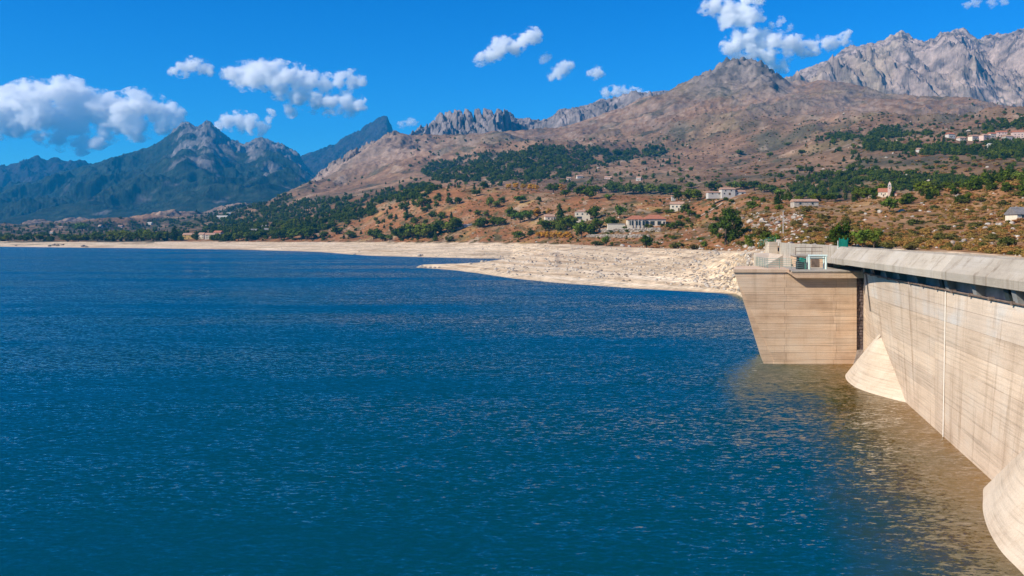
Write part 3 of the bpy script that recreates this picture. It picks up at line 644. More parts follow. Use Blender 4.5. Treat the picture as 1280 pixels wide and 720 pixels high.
# ---- intake tower
tw = tag(empty('intake_tower', (38, 124, 0)), 'tapering concrete intake tower standing in the water beside the dam', 'intake tower')
OFF = Vector((38, 124, 0))
def tpart(mb, name, mat, bevel=0.0, parent=tw):
    mb.v = [tuple(Vector(p) - OFF) for p in mb.v]; return mb.build(name, mat, parent, bevel)
def xl(z): return 35.9 - 5.65 * (max(z, 0) / 12.6) - (0.0 if z > 0 else 0)
XR = 47.0
ztops = [-5, 0.55] + [0.55 + (12.45 - 0.55) * k / 12 for k in range(1, 13)]
for i, (z0, z1) in enumerate(zip(ztops[:-1], ztops[1:])):
    cuts = [None, 0.45 + 0.1 * math.sin(i * 2.3), 0.76 + 0.02 * math.sin(i), None]
    for s in range(3):
        def ex(z, k):
            a = xl(z)
            if k == 0: return a
            if k == 3: return XR
            return 35 + (XR - 35) * (0.18 + 0.02 * (i % 2)) if k == 1 else 35 + (XR - 35) * (0.74 + 0.015 * (i % 3))
        g = 0.014; pr = rng.uniform(0, 0.02)
        a0, a1, b0, b1 = ex(z0 + g, s), ex(z1 - g, s), ex(z0 + g, s + 1), ex(z1 - g, s + 1)
        gl = g if s else 0; gr = g if s < 2 else 0
        mb = MB()
        mb.hexa([(a0 + gl, 120 + pr, z0 + g), (b0 - gr, 120 + pr, z0 + g), (b0 - gr, 120.5, z0 + g), (a0 + gl + 0.03, 120.5, z0 + g),
                 (a1 + gl, 120 + pr, z1 - g), (b1 - gr, 120 + pr, z1 - g), (b1 - gr, 120.5, z1 - g), (a1 + gl + 0.03, 120.5, z1 - g)])
        tpart(mb, 'concrete_lift', M_BLOCK)
mb = MB()
mb.hexa([(xl(-5) + .06, 120.1, -5), (XR - .03, 120.1, -5), (XR + 3, 131, -5), (38.4, 131, -5), (xl(12.45) + .06, 120.1, 12.45), (XR - .03, 120.1, 12.45), (XR + 3, 131, 12.45), (33.6, 131, 12.45)])
tpart(mb, 'tower_core', M_BLOCK)
mb = MB()   # top slab with a thin edge
mb.hexa([(30.15, 119.85, 12.46), (37.8, 119.85, 12.46), (40, 131.2, 12.46), (33.4, 131.2, 12.46), (30.1, 119.85, 12.95), (37.8, 119.85, 12.95), (40, 131.2, 12.95), (33.4, 131.2, 12.95)])
tpart(mb, 'top_slab', M_BLOCK, 0.03)
mb = MB()   # projecting cornice of the working deck, haunched at its left end
mb.poly([(37.3, 119.2, 12.55), (38.5, 119.2, 11.75), (48.6, 119.2, 11.75), (48.6, 119.2, 12.55), (37.3, 119.98, 12.55), (38.5, 119.98, 11.75), (48.6, 119.98, 11.75), (48.6, 119.98, 12.55)],
        [(0, 1, 2, 3), (4, 7, 6, 5), (0, 4, 5, 1), (1, 5, 6, 2), (2, 6, 7, 3), (3, 7, 4, 0)])
tpart(mb, 'cornice', M_BLOCK)
mb = MB(); mb.hexa([(37.85, 119.1, 12.56), (48.7, 119.1, 12.56), (51, 134, 12.56), (40.1, 134, 12.56), (37.85, 119.1, 12.75), (48.7, 119.1, 12.75), (51, 134, 12.75), (40.1, 134, 12.75)])
tpart(mb, 'deck_plate', M_PARAPET)
mb = MB(); mb.hexa([(XR + .02, 120.35, -5), (XR + 3.2, 120.35, -5), (XR + 4, 124, -5), (XR + .02, 124, -5), (XR + .02, 120.35, 11.7), (XR + 1.55, 120.35, 11.7), (XR + 2.4, 124, 11.7), (XR + .02, 124, 11.7)])
tpart(mb, 'stone_return', M_RUBBLE)
for z in np.arange(-0.8, 11.5, 0.42):   # rough courses of the dark stone return
    x = XR + 0.02; k = 0
    while x < XR + 1.5:
        w = rng.uniform(0.3, 0.6); mb = MB(); pr = rng.uniform(0.02, 0.16)
        x2 = min(x + w, XR + 1.56)
        mb.box(x + .02, x2 - .02, 120.35 - pr, 120.4, z + 0.03, z + 0.39); tpart(mb, 'stone', M_RUBBLE, 0.04); x += w
mb = MB(); mb.hexa([(XR - 1.3, 119.9, -3), (XR + 1.2, 119.9, -3), (XR + 1.2, 120.9, -3), (XR - 1.3, 120.9, -3), (XR + 0.1, 119.97, 1.9), (XR + 1.2, 119.97, 1.9), (XR + 1.2, 120.9, 1.9), (XR + 0.1, 120.9, 1.9)])
tpart(mb, 'stone_foot', plain('grey_stone', (0.30, 0.25, 0.21), var=.35, scale=3))
# gate house block and access deck behind the working deck
mb = MB(); mb.hexa([(42.4, 131.2, 12.7), (50.4, 131.2, 12.7), (52, 139, 12.7), (44, 139, 12.7), (42.4, 131.2, 14.35), (49.6, 131.2, 14.35), (52, 139, 14.35), (44, 139, 14.35)])
tpart(mb, 'gate_house', M_BLOCK, 0.05)
mb = MB(); mb.hexa([(42.2, 131.0, 14.36), (49.8, 131.0, 14.36), (52.2, 139.2, 14.36), (43.9, 139.2, 14.36), (42.2, 131.0, 14.55), (49.8, 131.0, 14.55), (52.2, 139.2, 14.55), (43.9, 139.2, 14.55)])
tpart(mb, 'gate_house_slab', M_PARAPET)
for xx in (44.6, 46.7):
    mb = MB(); mb.box(xx, xx + 1.1, 131.12, 131.19, 12.76, 14.0); tpart(mb, 'door', M_STEEL)
mb = MB(); mb.hexa([(39.0, 135, 12.0), (41.6, 135, 12.0), (43, 147, 12.0), (40.4, 147, 12.0), (39.0, 135, 12.9), (41.6, 135, 14.5), (43, 147, 14.5), (40.4, 147, 14.5)])
tpart(mb, 'ramp', M_APRON)

# ---- railings and equipment on the intake
def railing(label, pts, h=1.05, rails=3, r=0.028, step=1.6, mat=M_RAIL):
    base = Vector(pts[0]); rt = tag(empty('railing', base), label, 'railing')
    pts = [Vector(p) - base for p in pts]
    for a, b_ in zip(pts[:-1], pts[1:]):
        nn = max(1, int((b_ - a).length / step))
        for i in range(nn + 1):
            if i == 0 and a is not pts[0]: continue
            p = a + (b_ - a) * i / nn
            mb = MB(); mb.tube(p, p + Vector((0, 0, h)), r * 1.25, n=6); mb.build('post', mat, rt)
        for k in range(rails):
            z = Vector((0, 0, h * (k + 1) / rails)); mb = MB(); mb.tube(a + z, b_ + z, r, n=6); mb.build('rail', mat, rt)
    return rt
railing('thin green railing around the open end of the intake tower deck', [(36.2, 130.5, 12.95), (35.6, 122.5, 12.95), (38.4, 121.0, 12.95), (40.3, 121.0, 12.76)], 1.35, 5, 0.03, 1.1)
railing('steel handrail in front of the pale far parapet above the gate house', [(42.3, 131.3, 14.55), (49.6, 131.3, 14.55)], 1.15, 2, 0.04, 2.0, M_STEEL)
railing('low green railing beside the pier at the end of the dam crest', [(48.0, 171.5, 15.0), (48.9, 167.6, 16.1), (50.2, 167.6, 16.1)], 0.9, 3, 0.03, 0.9, M_GREEN)
gt = tag(empty('pipe_gantry', (41.9, 124, 12.75)), 'pale green steel pipe gantry arching over the intake tower deck', 'gantry')
for x in (0.0, 2.35):
    MB().tube((x, 0, 0), (x, 0, 1.85), 0.15, n=10).build('leg', M_GANTRY, gt)
    MB().tube((x, 0.9, 0), (x, 0.9, 1.75), 0.10, n=10).build('leg', M_GANTRY, gt)
MB().tube((-0.15, 0, 1.9), (2.5, 0, 1.9), 0.16, n=10).build('top_beam', M_GANTRY, gt)
MB().tube((0, 0.9, 1.55), (2.35, 0.9, 1.55), 0.08, n=8).build('cross_bar', M_GANTRY, gt)
MB().tube((0, 0, 1.5), (2.35, 0, 1.5), 0.05, n=8).build('cross_bar', M_DARKMETAL, gt)
hm = tag(empty('gate_hoist', (40.6, 124.2, 12.75)), 'dark gate hoist machine beside the pale green pipe gantry', 'machine')
MB().box(-0.42, 0.5, -0.4, 0.5, 0, 1.05).build('motor_box', M_DARKMETAL, hm, 0.06)
MB().tube((-0.3, 0.0, 1.05), (-0.3, 0.0, 1.75), 0.16, n=10).build('screw_column', M_DARKMETAL, hm)
MB().tube((0.25, -0.45, 1.3), (0.25, 0.35, 1.3), 0.33, n=14).build('hand_wheel', M_GREEN, hm)
MB().box(0.56, 0.85, -0.3, 0.3, 0, 1.5).build('control_cabinet', M_GREEN, hm, 0.03)
gg = tag(empty('green_gate', (45.0, 120.5, 14.9)), 'green metal gate panel standing up behind the dam parapet', 'gate')
MB().box(-0.1, 0.35, -0.04, 0.04, 0.05, 2.15).build('gate_leaf', M_GREEN, gg)
MB().box(0.45, 0.92, -0.10, -0.03, 0.05, 2.05).build('gate_leaf', M_GREEN, gg)
for x in (-0.16, 0.4, 0.98): MB().box(x - 0.05, x + 0.05, -0.05, 0.05, 0, 2.3).build('post', M_GREEN, gg)
MB().tube((45.0 - 45, 1.0, 0), (0, 1.0, 1.9), 0.05, n=6).build('post', M_GANTRY, gg)

# ------------------------------------------------------------------ vegetation prototypes (height 1, base at 0)
def leaf_mesh(name, blobs, nleaf, size, seed, core=0.62, up=0.2, flat=1.0):
    r = np.random.default_rng(seed)
    V, Fc = [], []
    ico = bmesh.new(); bmesh.ops.create_icosphere(ico, subdivisions=1, radius=1.0)
    iv = np.array([v.co[:] for v in ico.verts]); iff = [[v.index for v in f.verts] for f in ico.faces]; ico.free()
    vol = np.array([b[3] ** 2 for b in blobs]); vol = vol / vol.sum()
    for (x, y, z, rad) in blobs:
        n0 = len(V); j = 1 + 0.18 * r.standard_normal((len(iv), 1))
        V += list(map(tuple, iv * rad * core * j * np.array([1, 1, flat]) + np.array([x, y, z])))
        Fc += [tuple(i + n0 for i in f) for f in iff]
    for k in r.choice(len(blobs), nleaf, p=vol):
        x, y, z, rad = blobs[k]
        d = r.standard_normal(3); d /= np.linalg.norm(d)
        if d[2] < -0.55: d[2] *= -0.5
        p = np.array([x, y, z]) + d * rad * np.array([1, 1, flat]) * (0.66 + 0.52 * r.random())
        nn = d + 0.75 * r.standard_normal(3) + np.array([0, 0, up]); nn /= np.linalg.norm(nn)
        a = np.cross(nn, r.standard_normal(3)); a /= np.linalg.norm(a); b = np.cross(nn, a)
        s = size * (0.6 + 0.9 * r.random()); n0 = len(V)
        V += [tuple(p + a * s), tuple(p + b * s * 0.6), tuple(p - a * s), tuple(p - b * s * 0.6)]
        Fc.append((n0, n0 + 1, n0 + 2, n0 + 3))
    me = bpy.data.meshes.new(name); me.from_pydata(V, [], Fc); me.update(); return me
def round_blobs(seed, n=11, zc=0.50, rx=0.34, rz=0.32, r0=0.21):
    r = random.Random(seed); out = [(0, 0, zc, r0 * 1.25)]
    for i in range(n):
        a = r.uniform(0, 6.28); e = r.uniform(-0.85, 1.2); q = r.uniform(0.6, 1)
        out.append((math.cos(a) * math.cos(e) * rx * q, math.sin(a) * math.cos(e) * rx * q, zc + math.sin(e) * rz * q, r0 * r.uniform(0.7, 1.15)))
    return out
def trunk_mesh(h, r0, limbs, seed):
    r = random.Random(seed); mb = MB(); mb.tube((0, 0, -0.08), (0.01, 0, h), r0, r0 * 0.6, 8)
    for i in range(limbs):
        a = i * 6.28 / limbs + r.uniform(-.3, .3); l = r.uniform(0.2, 0.3)
        mb.tube((0, 0, h * r.uniform(0.7, .95)), (math.cos(a) * l, math.sin(a) * l, h + l * 0.8), r0 * 0.45, r0 * 0.18, 6)
    return mb.mesh('trunk')
PROTO = {}
def proto(kind, crowns, trunks, mat):
    for c in crowns:
        c.materials.append(mat)
    for t in trunks: t.materials.append(M_BARK)
    PROTO[kind] = (crowns, trunks)
proto('oak', [leaf_mesh('crown', round_blobs(s), 520, 0.045, s) for s in (1, 2, 3, 4)], [trunk_mesh(0.25, 0.035, 5, s) for s in (1, 2)], M_OAK)
proto('lime', [leaf_mesh('crown', round_blobs(s, 10, 0.52, 0.36, 0.30), 520, 0.045, s) for s in (11, 12)], [trunk_mesh(0.3, 0.035, 5, s) for s in (3,)], M_LIME)
proto('gold', [leaf_mesh('crown', round_blobs(s, 9, 0.5, 0.32, 0.34), 420, 0.05, s) for s in (21, 22, 23)], [trunk_mesh(0.3, 0.03, 5, s) for s in (4,)], M_GOLD)
con = [[(0.03 * math.sin(k * 2.1 + s), 0.03 * math.cos(k * 1.7), 0.18 + 0.78 * k / 8, 0.24 * (1 - k / 9.5) + 0.03) for k in range(9)] for s in range(2)]
proto('conifer', [leaf_mesh('crown', con[s], 520, 0.04, 30 + s) for s in range(2)], [trunk_mesh(0.3, 0.03, 4, 5)], M_FOREST)
col_b = [[(0.012 * math.sin(k * 2.1 + s), 0.012 * math.cos(k * 1.7), 0.10 + 0.82 * k / 9, 0.085 * (1 - 0.55 * (k / 9) ** 2)) for k in range(10)] for s in range(2)]
proto('cypress', [leaf_mesh('crown', col_b[s], 420, 0.03, 40 + s) for s in range(2)], [trunk_mesh(0.2, 0.02, 3, 6)], M_CYPRESS)
proto('shrub', [leaf_mesh('crown', round_blobs(s, 8, 0.34, 0.42, 0.28, 0.26), 380, 0.06, s) for s in (51, 52, 53)], [trunk_mesh(0.15, 0.03, 5, 7)], M_SHRUB)
pr_ = random.Random(8)
pine_b = [(0, 0, 0.55, 0.2), (0, 0, 0.86, 0.12)]
for k in range(34):
    a = pr_.uniform(0, 6.28); z = pr_.uniform(0.10, 0.93); q = (0.40 if z < 0.55 else 0.40 * (1.04 - z) / 0.46 + 0.03) * pr_.uniform(0.75, 1.0)
    pine_b.append((math.cos(a) * q, math.sin(a) * q, z, pr_.uniform(0.075, 0.125)))
proto('pine', [leaf_mesh('crown', pine_b, 3600, 0.022, 60, 0.68)], [trunk_mesh(0.55, 0.03, 8, 8)], M_PINE)

ORD = ['first', 'second', 'third', 'fourth', 'fifth', 'sixth', 'seventh', 'eighth', 'ninth', 'tenth', 'eleventh', 'twelfth', 'thirteenth', 'fourteenth', 'fifteenth', 'sixteenth', 'seventeenth', 'eighteenth', 'nineteenth', 'twentieth'] + ['%dth' % k for k in range(21, 60)]
NAMES = dict(oak='oak_tree', lime='leafy_tree', gold='autumn_tree', conifer='conifer_tree', cypress='cypress_tree', shrub='shrub', pine='pine_tree')
CAT = dict(oak='tree', lime='tree', gold='tree', conifer='tree', cypress='tree', shrub='shrub', pine='tree')
LOOK = dict(oak='dark green rounded tree', lime='bright green leafy tree', gold='golden autumn tree', conifer='dark pointed conifer', cypress='slim columnar cypress', shrub='olive brown shrub', pine='pine')
tr = random.Random(77)
SOURCES = {}
def plant(px, py, hpx, kind, label, group=None, wide=1.0):
    if kind not in ('pine', 'cypress'): hpx *= 1.15; wide *= 1.2
    x, y, z = hit(px, py, line_row[5]); h = hpx * y / F
    cr, tk = PROTO[kind]
    o = empty(NAMES[kind], (x, y, z - 0.02 * h), tr.uniform(0, 6.28)); w = h * wide
    o.scale = (w, w, h); tag(o, label, CAT[kind], group)
    t = link('trunk' if kind != 'shrub' else 'stem', tr.choice(tk), None, o); c = link('crown' if kind != 'shrub' else 'foliage', tr.choice(cr), None, o)
    SOURCES.setdefault((kind, c.data.name), c)
    return o
def cluster(where, items, group):
    """items: (px, py of the foot, height in px, kind, width factor); labelled by kind and order from the left"""
    seq = {}
    for it in sorted(items, key=lambda q: q[0]):
        k = it[3]; seq.setdefault(k, []).append(it)
    for k, ii in seq.items():
        for i, it in enumerate(ii):
            if len(ii) == 1: lab = f'only {LOOK[k]} {where}'
            elif i == len(ii) - 1 and len(ii) > 2: lab = f'rightmost {LOOK[k]} {where}'
            else: lab = f'{ORD[i]} {LOOK[k]} from left {where}'
            plant(it[0], it[1], it[2], k, lab, group, it[4] if len(it) > 4 else 1.0)

plant(907, 306, 48, 'pine', 'big dark green pine on the slope beside the intake tower', None, 1.0)
cluster('along the beach edge below the brown hill', [(352, 300, 12, 'oak', 1.3), (366, 300, 14, 'oak', 1.3), (383, 299.5, 16, 'oak', 1.3), (405, 298, 9, 'oak', 1.2), (421, 293, 10, 'oak', 1.5), (438, 298, 10, 'oak', 1.4), (467, 299, 14, 'oak', 1.2), (478, 301.5, 10, 'oak', 1.2), (487, 302, 8, 'lime', 1.1), (499, 300, 16, 'oak', 1.0), (506, 299, 18, 'oak', 1.0), (515, 298.5, 18, 'oak', 1.1), (525, 298, 19, 'oak', 1.0), (535, 298, 18, 'oak', 1.0), (545, 294, 19, 'oak', 1.1), (560, 291, 15, 'oak', 1.2), (571, 288, 16, 'oak', 1.1), (562, 302, 9, 'shrub', 1.0), (648, 300, 11, 'oak', 1.3), (663, 294, 7, 'oak', 1.2)], 'trees along the beach edge')
cluster('on the bare brown hillside', [(505, 264, 11, 'oak', 1.1), (528, 259, 14, 'oak', 1.0), (530, 266, 7, 'oak', 1.2), (562, 256, 10, 'oak', 1.0), (572, 255, 9, 'oak', 1.1), (596, 245, 9, 'oak', 1.2), (613, 260, 13, 'lime', 1.0), (622, 260, 9, 'lime', 1.3), (627, 253, 7, 'oak', 1.3), (650, 254, 10, 'lime', 1.6), (674, 253, 7, 'oak', 1.1), (597, 270, 8, 'oak', 1.2), (608, 271, 7, 'oak', 1.2)], 'trees on the bare brown hillside')
cluster('in the thicket right of the white shed', [(597, 285, 9, 'oak', 1.2), (604, 285, 14, 'oak', 1.1), (618, 283, 12, 'oak', 1.1), (628, 282, 11, 'oak', 1.2), (639, 274, 15, 'oak', 1.0), (650, 279, 14, 'lime', 1.3), (661, 277, 13, 'lime', 1.2), (668, 272, 11, 'gold', 1.0)], 'trees in the thicket right of the white shed')
cluster('around the two storey cream house', [(682, 290, 15, 'oak', 1.2), (692, 286, 10, 'oak', 1.2), (700, 288, 30, 'conifer', 0.75), (709, 288, 18, 'oak', 1.0), (716, 286, 14, 'oak', 1.0), (727, 298, 20, 'lime', 1.0), (736, 296, 18, 'oak', 0.9), (742, 274, 16, 'oak', 1.1), (748, 286, 13, 'oak', 1.2), (672, 270, 9, 'gold', 1.0), (686, 268, 8, 'gold', 0.8)], 'trees around the two storey cream house')
cluster('in the row above the beach', [(x, 298 + 0.5 * math.sin(x), 9, 'gold', 1.0) for x in (674, 680, 686, 693, 699, 706, 712)], 'golden bushes in a row above the beach')
cluster('beside the red roofed villa', [(766, 284, 14, 'oak', 1.1), (775, 273, 15, 'lime', 1.0), (762, 282, 10, 'oak', 1.0), (801, 284, 6, 'shrub', 1.0), (814, 285, 6, 'shrub', 1.0), (838, 287, 9, 'oak', 1.3), (850, 285, 9, 'oak', 1.3), (860, 280, 8, 'oak', 1.2)], 'trees beside the red roofed villa')
cluster('along the brown hill top', [(636, 236, 6, 'gold', 1.3), (645, 236, 7, 'gold', 1.2), (655, 237, 7, 'gold', 1.2), (664, 238, 8, 'gold', 1.1), (671, 239, 8, 'gold', 1.1), (692, 241, 12, 'oak', 1.2), (703, 240, 10, 'gold', 1.2), (714, 240, 12, 'oak', 1.1), (725, 245, 13, 'oak', 1.2), (737, 249, 16, 'oak', 1.2), (748, 242, 11, 'oak', 1.2), (762, 241, 14, 'oak', 1.1), (770, 241, 13, 'oak', 1.0), (782, 243, 13, 'oak', 1.2), (792, 243, 14, 'oak', 1.2), (801, 243, 13, 'oak', 1.0), (813, 243, 13, 'oak', 1.2), (826, 243, 13, 'oak', 1.3), (838, 244, 13, 'oak', 1.2), (845, 243, 12, 'oak', 1.0), (760, 250, 8, 'lime', 1.3), (707, 246, 9, 'oak', 1.4)], 'trees along the top of the brown hill')
cluster('around the white villa', [(848, 250, 13, 'oak', 1.1), (862, 251, 15, 'oak', 1.1), (872, 251, 14, 'oak', 1.0), (887, 251, 6, 'oak', 1.2), (864, 236, 9, 'oak', 1.4), (889, 238, 11, 'oak', 1.5), (900, 239, 9, 'oak', 1.3), (917, 238, 12, 'lime', 1.3), (930, 237, 11, 'oak', 1.4), (943, 238, 12, 'oak', 1.3), (955, 241, 12, 'oak', 1.2), (966, 243, 12, 'oak', 1.2), (975, 246, 11, 'lime', 1.2)], 'trees around the white villa')
cluster('near the small cream house', [(857, 268, 13, 'oak', 0.9), (835, 267, 5, 'oak', 2.0), (822, 267, 6, 'oak', 1.6), (864, 270, 8, 'oak', 1.2)], 'trees near the small cream house')
cluster('among the trees around the church', [(1000, 250, 12, 'oak', 1.3), (1012, 251, 12, 'lime', 1.2), (1022, 252, 11, 'oak', 1.3), (1034, 252, 10, 'oak', 1.3), (1045, 252, 12, 'oak', 1.2), (1057, 251, 28, 'cypress', 0.8), (1066, 251, 26, 'cypress', 0.8), (1074, 251, 16, 'oak', 1.0), (1084, 249, 14, 'oak', 1.1), (1094, 247, 14, 'oak', 1.1), (1100, 246, 9, 'oak', 1.1), (1127, 236, 14, 'oak', 1.2), (1142, 234, 10, 'oak', 1.3), (1151, 243, 16, 'oak', 1.1), (1170, 236, 11, 'oak', 1.2), (1183, 236, 9, 'oak', 1.4), (1195, 236, 9, 'oak', 1.3), (1213, 238, 12, 'lime', 1.1), (1225, 234, 12, 'cypress', 1.0), (1233, 233, 9, 'oak', 1.0), (1240, 237, 9, 'oak', 1.3), (1272, 226, 12, 'lime', 1.3), (1266, 224, 9, 'oak', 1.0)], 'trees around the church')
cluster('behind the parapet of the dam', [(1051, 309, 30, 'oak', 0.85), (1078, 311, 26, 'lime', 1.0), (1092, 311, 22, 'lime', 1.1), (1112, 266, 20, 'lime', 0.95), (969, 304, 12, 'lime', 1.0)], 'trees behind the dam parapet')
cluster('on the rocky slope near the pine', [(940, 264, 13, 'oak', 1.0), (936, 311, 12, 'lime', 1.2), (926, 308, 9, 'shrub', 1.2), (963, 310, 10, 'lime', 0.9), (975, 264, 9, 'oak', 1.2), (951, 296, 14, 'shrub', 1.2), (808, 311, 16, 'oak', 1.1), (758, 309, 12, 'lime', 1.0), (745, 309, 8, 'shrub', 1.6), (848, 310, 9, 'shrub', 1.8), (880, 312, 10, 'lime', 0.9), (866, 312, 9, 'shrub', 1.2)], 'bushes on the rocky slope')
cluster('along the far left shore', [(85, 303, 9, 'oak', 1.6), (98, 302, 9, 'oak', 1.6), (108, 301, 8, 'oak', 1.6), (122, 302, 12, 'oak', 1.4), (141, 302, 13, 'oak', 1.2), (151, 302, 14, 'oak', 1.2), (160, 302, 13, 'oak', 1.1), (172, 302, 15, 'oak', 1.1), (182, 302, 16, 'oak', 1.0), (195, 302, 13, 'oak', 1.2), (218, 301, 17, 'conifer', 1.0), (210, 301, 12, 'oak', 1.0), (245, 300, 11, 'conifer', 1.0), (284, 300, 9, 'oak', 1.3), (298, 301, 12, 'oak', 1.2), (310, 301, 11, 'oak', 1.1), (325, 297, 9, 'oak', 1.2), (103, 289, 10, 'lime', 1.9), (10, 302, 9, 'oak', 1.5), (30, 302, 8, 'oak', 1.6), (50, 301, 8, 'oak', 1.6)], 'trees along the far left shore')
sr = random.Random(5)
cluster('on the near scrub slope', [(x, y, h, 'shrub', w) for x, y, h, w in ((1110, 312, 10, 1.6), (1135, 316, 9, 1.6), (1180, 287, 8, 1.5), (1192, 300, 9, 1.6), (1218, 285, 9, 1.7), (1254, 308, 15, 1.4), (1243, 300, 10, 1.5), (1165, 262, 7, 1.6), (1205, 255, 8, 1.6), (1228, 252, 7, 1.6), (1256, 257, 7, 1.7), (1060, 280, 9, 1.5), (1030, 275, 9, 1.5), (1020, 290, 9, 1.6), (1140, 280, 8, 1.6), (1172, 301, 8, 1.6), (1270, 245, 8, 1.5), (1125, 300, 9, 1.4), (1005, 265, 8, 1.5), (995, 283, 9, 1.4))], 'shrubs on the near scrub slope')
cluster('dotted over the upper fields', [(x, y, h, 'oak', w) for x, y, h, w in ((1000, 214, 8, 1.2), (1012, 216, 9, 1.2), (1064, 216, 11, 1.1), (1030, 222, 10, 1.2), (1048, 221, 9, 1.2), (962, 196, 6, 1.5), (925, 193, 6, 1.5), (985, 183, 5, 1.6), (1002, 192, 5, 1.6), (1085, 205, 6, 1.2), (975, 224, 8, 1.1), (835, 206, 5, 1.2), (1242, 194, 9, 1.2), (1255, 197, 9, 1.2), (1268, 196, 10, 1.2), (872, 226, 6, 1.1), (805, 206, 5, 1.2), (850, 214, 5, 1.1))], 'trees dotted over the upper fields')

def scatter(name, label, pts, src):
    """pts: (x, y, z, scale) ; src: a crown whose leaves are repeated as an uncountable mass"""
    me = bpy.data.meshes.new(name); me.from_pydata([p[:3] for p in pts], [], [])
    a = me.attributes.new('size', 'FLOAT_VECTOR', 'POINT'); a.data.foreach_set('vector', [v for p in pts for v in (p[3] * p[4], p[3] * p[4], p[3])])
    a = me.attributes.new('turn', 'FLOAT', 'POINT'); a.data.foreach_set('value', [tr.uniform(0, 6.28) for p in pts])
    o = link(name, me)
    g = bpy.data.node_groups.new(name, 'GeometryNodeTree')
    g.interface.new_socket('Geometry', in_out='INPUT', socket_type='NodeSocketGeometry'); g.interface.new_socket('Geometry', in_out='OUTPUT', socket_type='NodeSocketGeometry')
    N = g.nodes; gi = N.new('NodeGroupInput'); go = N.new('NodeGroupOutput')
    inst = N.new('GeometryNodeInstanceOnPoints'); ob = N.new('GeometryNodeObjectInfo'); ob.inputs['Object'].default_value = src; ob.inputs['As Instance'].default_value = True
    s = N.new('GeometryNodeInputNamedAttribute'); s.data_type = 'FLOAT_VECTOR'; s.inputs['Name'].default_value = 'size'
    t = N.new('GeometryNodeInputNamedAttribute'); t.data_type = 'FLOAT'; t.inputs['Name'].default_value = 'turn'
    cb = N.new('ShaderNodeCombineXYZ'); K = g.links
    K.new(gi.outputs[0], inst.inputs['Points']); K.new(ob.outputs['Geometry'], inst.inputs['Instance'])
    K.new(t.outputs[0], cb.inputs['Z']); K.new(cb.outputs[0], inst.inputs['Rotation']); K.new(s.outputs[0], inst.inputs['Scale']); K.new(inst.outputs[0], go.inputs[0])
    m = o.modifiers.new('scatter', 'NODES'); m.node_group = g
    return tag(o, label, kind='stuff')
def src_of(kind, mi=0): return [c for (k, n), c in SOURCES.items() if k == kind][mi]
def mesh_src(kind, i, mat):
    me = PROTO[kind][0][i]; return me
fr = random.Random(12)
def poly_pts(poly, n, hmin, hmax, rel_m=True, wide=(0.9, 1.3), keep=None):
    xs = [p[0] for p in poly]; ys = [p[1] for p in poly]; out = []; tries = 0
    while len(out) < n and tries < n * 9:
        tries += 1
        px, py = fr.uniform(min(xs) - 22, max(xs) + 22), fr.uniform(min(ys) - 8, max(ys) + 8)
        jx_, jy_ = px + fr.gauss(0, 3), py + fr.gauss(0, 1.2)
        x, y, z = hit(px, py)
        i = min(max(int(round((px - U0) / (U1 - U0) * (NC - 1))), 0), NC - 1); j = int(np.searchsorted(GD[i], y)); j = min(j, GD.shape[1] - 1)
        if GT[i, j] < 5.1 or (not FOR_OK[i, j] and fr.random() > 0.04): continue
        h = fr.uniform(hmin, hmax) * fr.uniform(0.6, 1.0)
        out.append((x, y, z - 0.15 * h, h, fr.uniform(*wide)))
    return out
NT = [2300, 2800, 3000, 1300, 500, 420, 700]
HT = [(6, 12), (7, 12), (6, 12), (6, 11), (6, 11), (5, 9), (5, 9)]
WH = ['green forest on the slope at the left', 'dark pine forest patch on the middle slope', 'woods on the flat land at the far left shore', 'tree belt below the hillside village', 'woods above the hillside village', 'scrubby dark copse on the upper right slope', 'woods around the church']
for i, (p, n_, h_, w_) in enumerate(zip(FOREST, NT, HT, WH)):
    pts = poly_pts(p, n_, *h_)
    half = len(pts) * 3 // 5
    scatter('forest', w_, pts[:half], src_of('oak', i % 3))
    scatter('forest', w_ + ', conifers', pts[half:], src_of('conifer', i % 2))
# sparse trees beyond the belts and scrub over the hillsides
def region_pts(x0, x1, y0, y1, n, hmin, hmax, wide, cond=None, seed=1):
    r = random.Random(seed); out = []
    for k in range(n):
        px, py = r.uniform(x0, x1), r.uniform(y0, y1)
        x, y, z = hit(px, py)
        i = min(max(int(round((px - U0) / (U1 - U0) * (NC - 1))), 0), NC - 1)
        tt = float(np.interp(y, GD[i], GT[i]))
        if tt < 5.05 or tt > 11: continue
        if cond and not cond(px, py, x, y): continue
        h = r.uniform(hmin, hmax) * r.uniform(0.6, 1.0); out.append((x, y, z - 0.12 * h, h, r.uniform(*wide)))
    return out
def patchy(s, thr):
    return lambda px, py, x, y: float(fbm(np.array([x / 25]), np.array([y / 40]), 3, s)[0]) > thr
SH = [c for (k, n), c in SOURCES.items() if k == 'shrub']
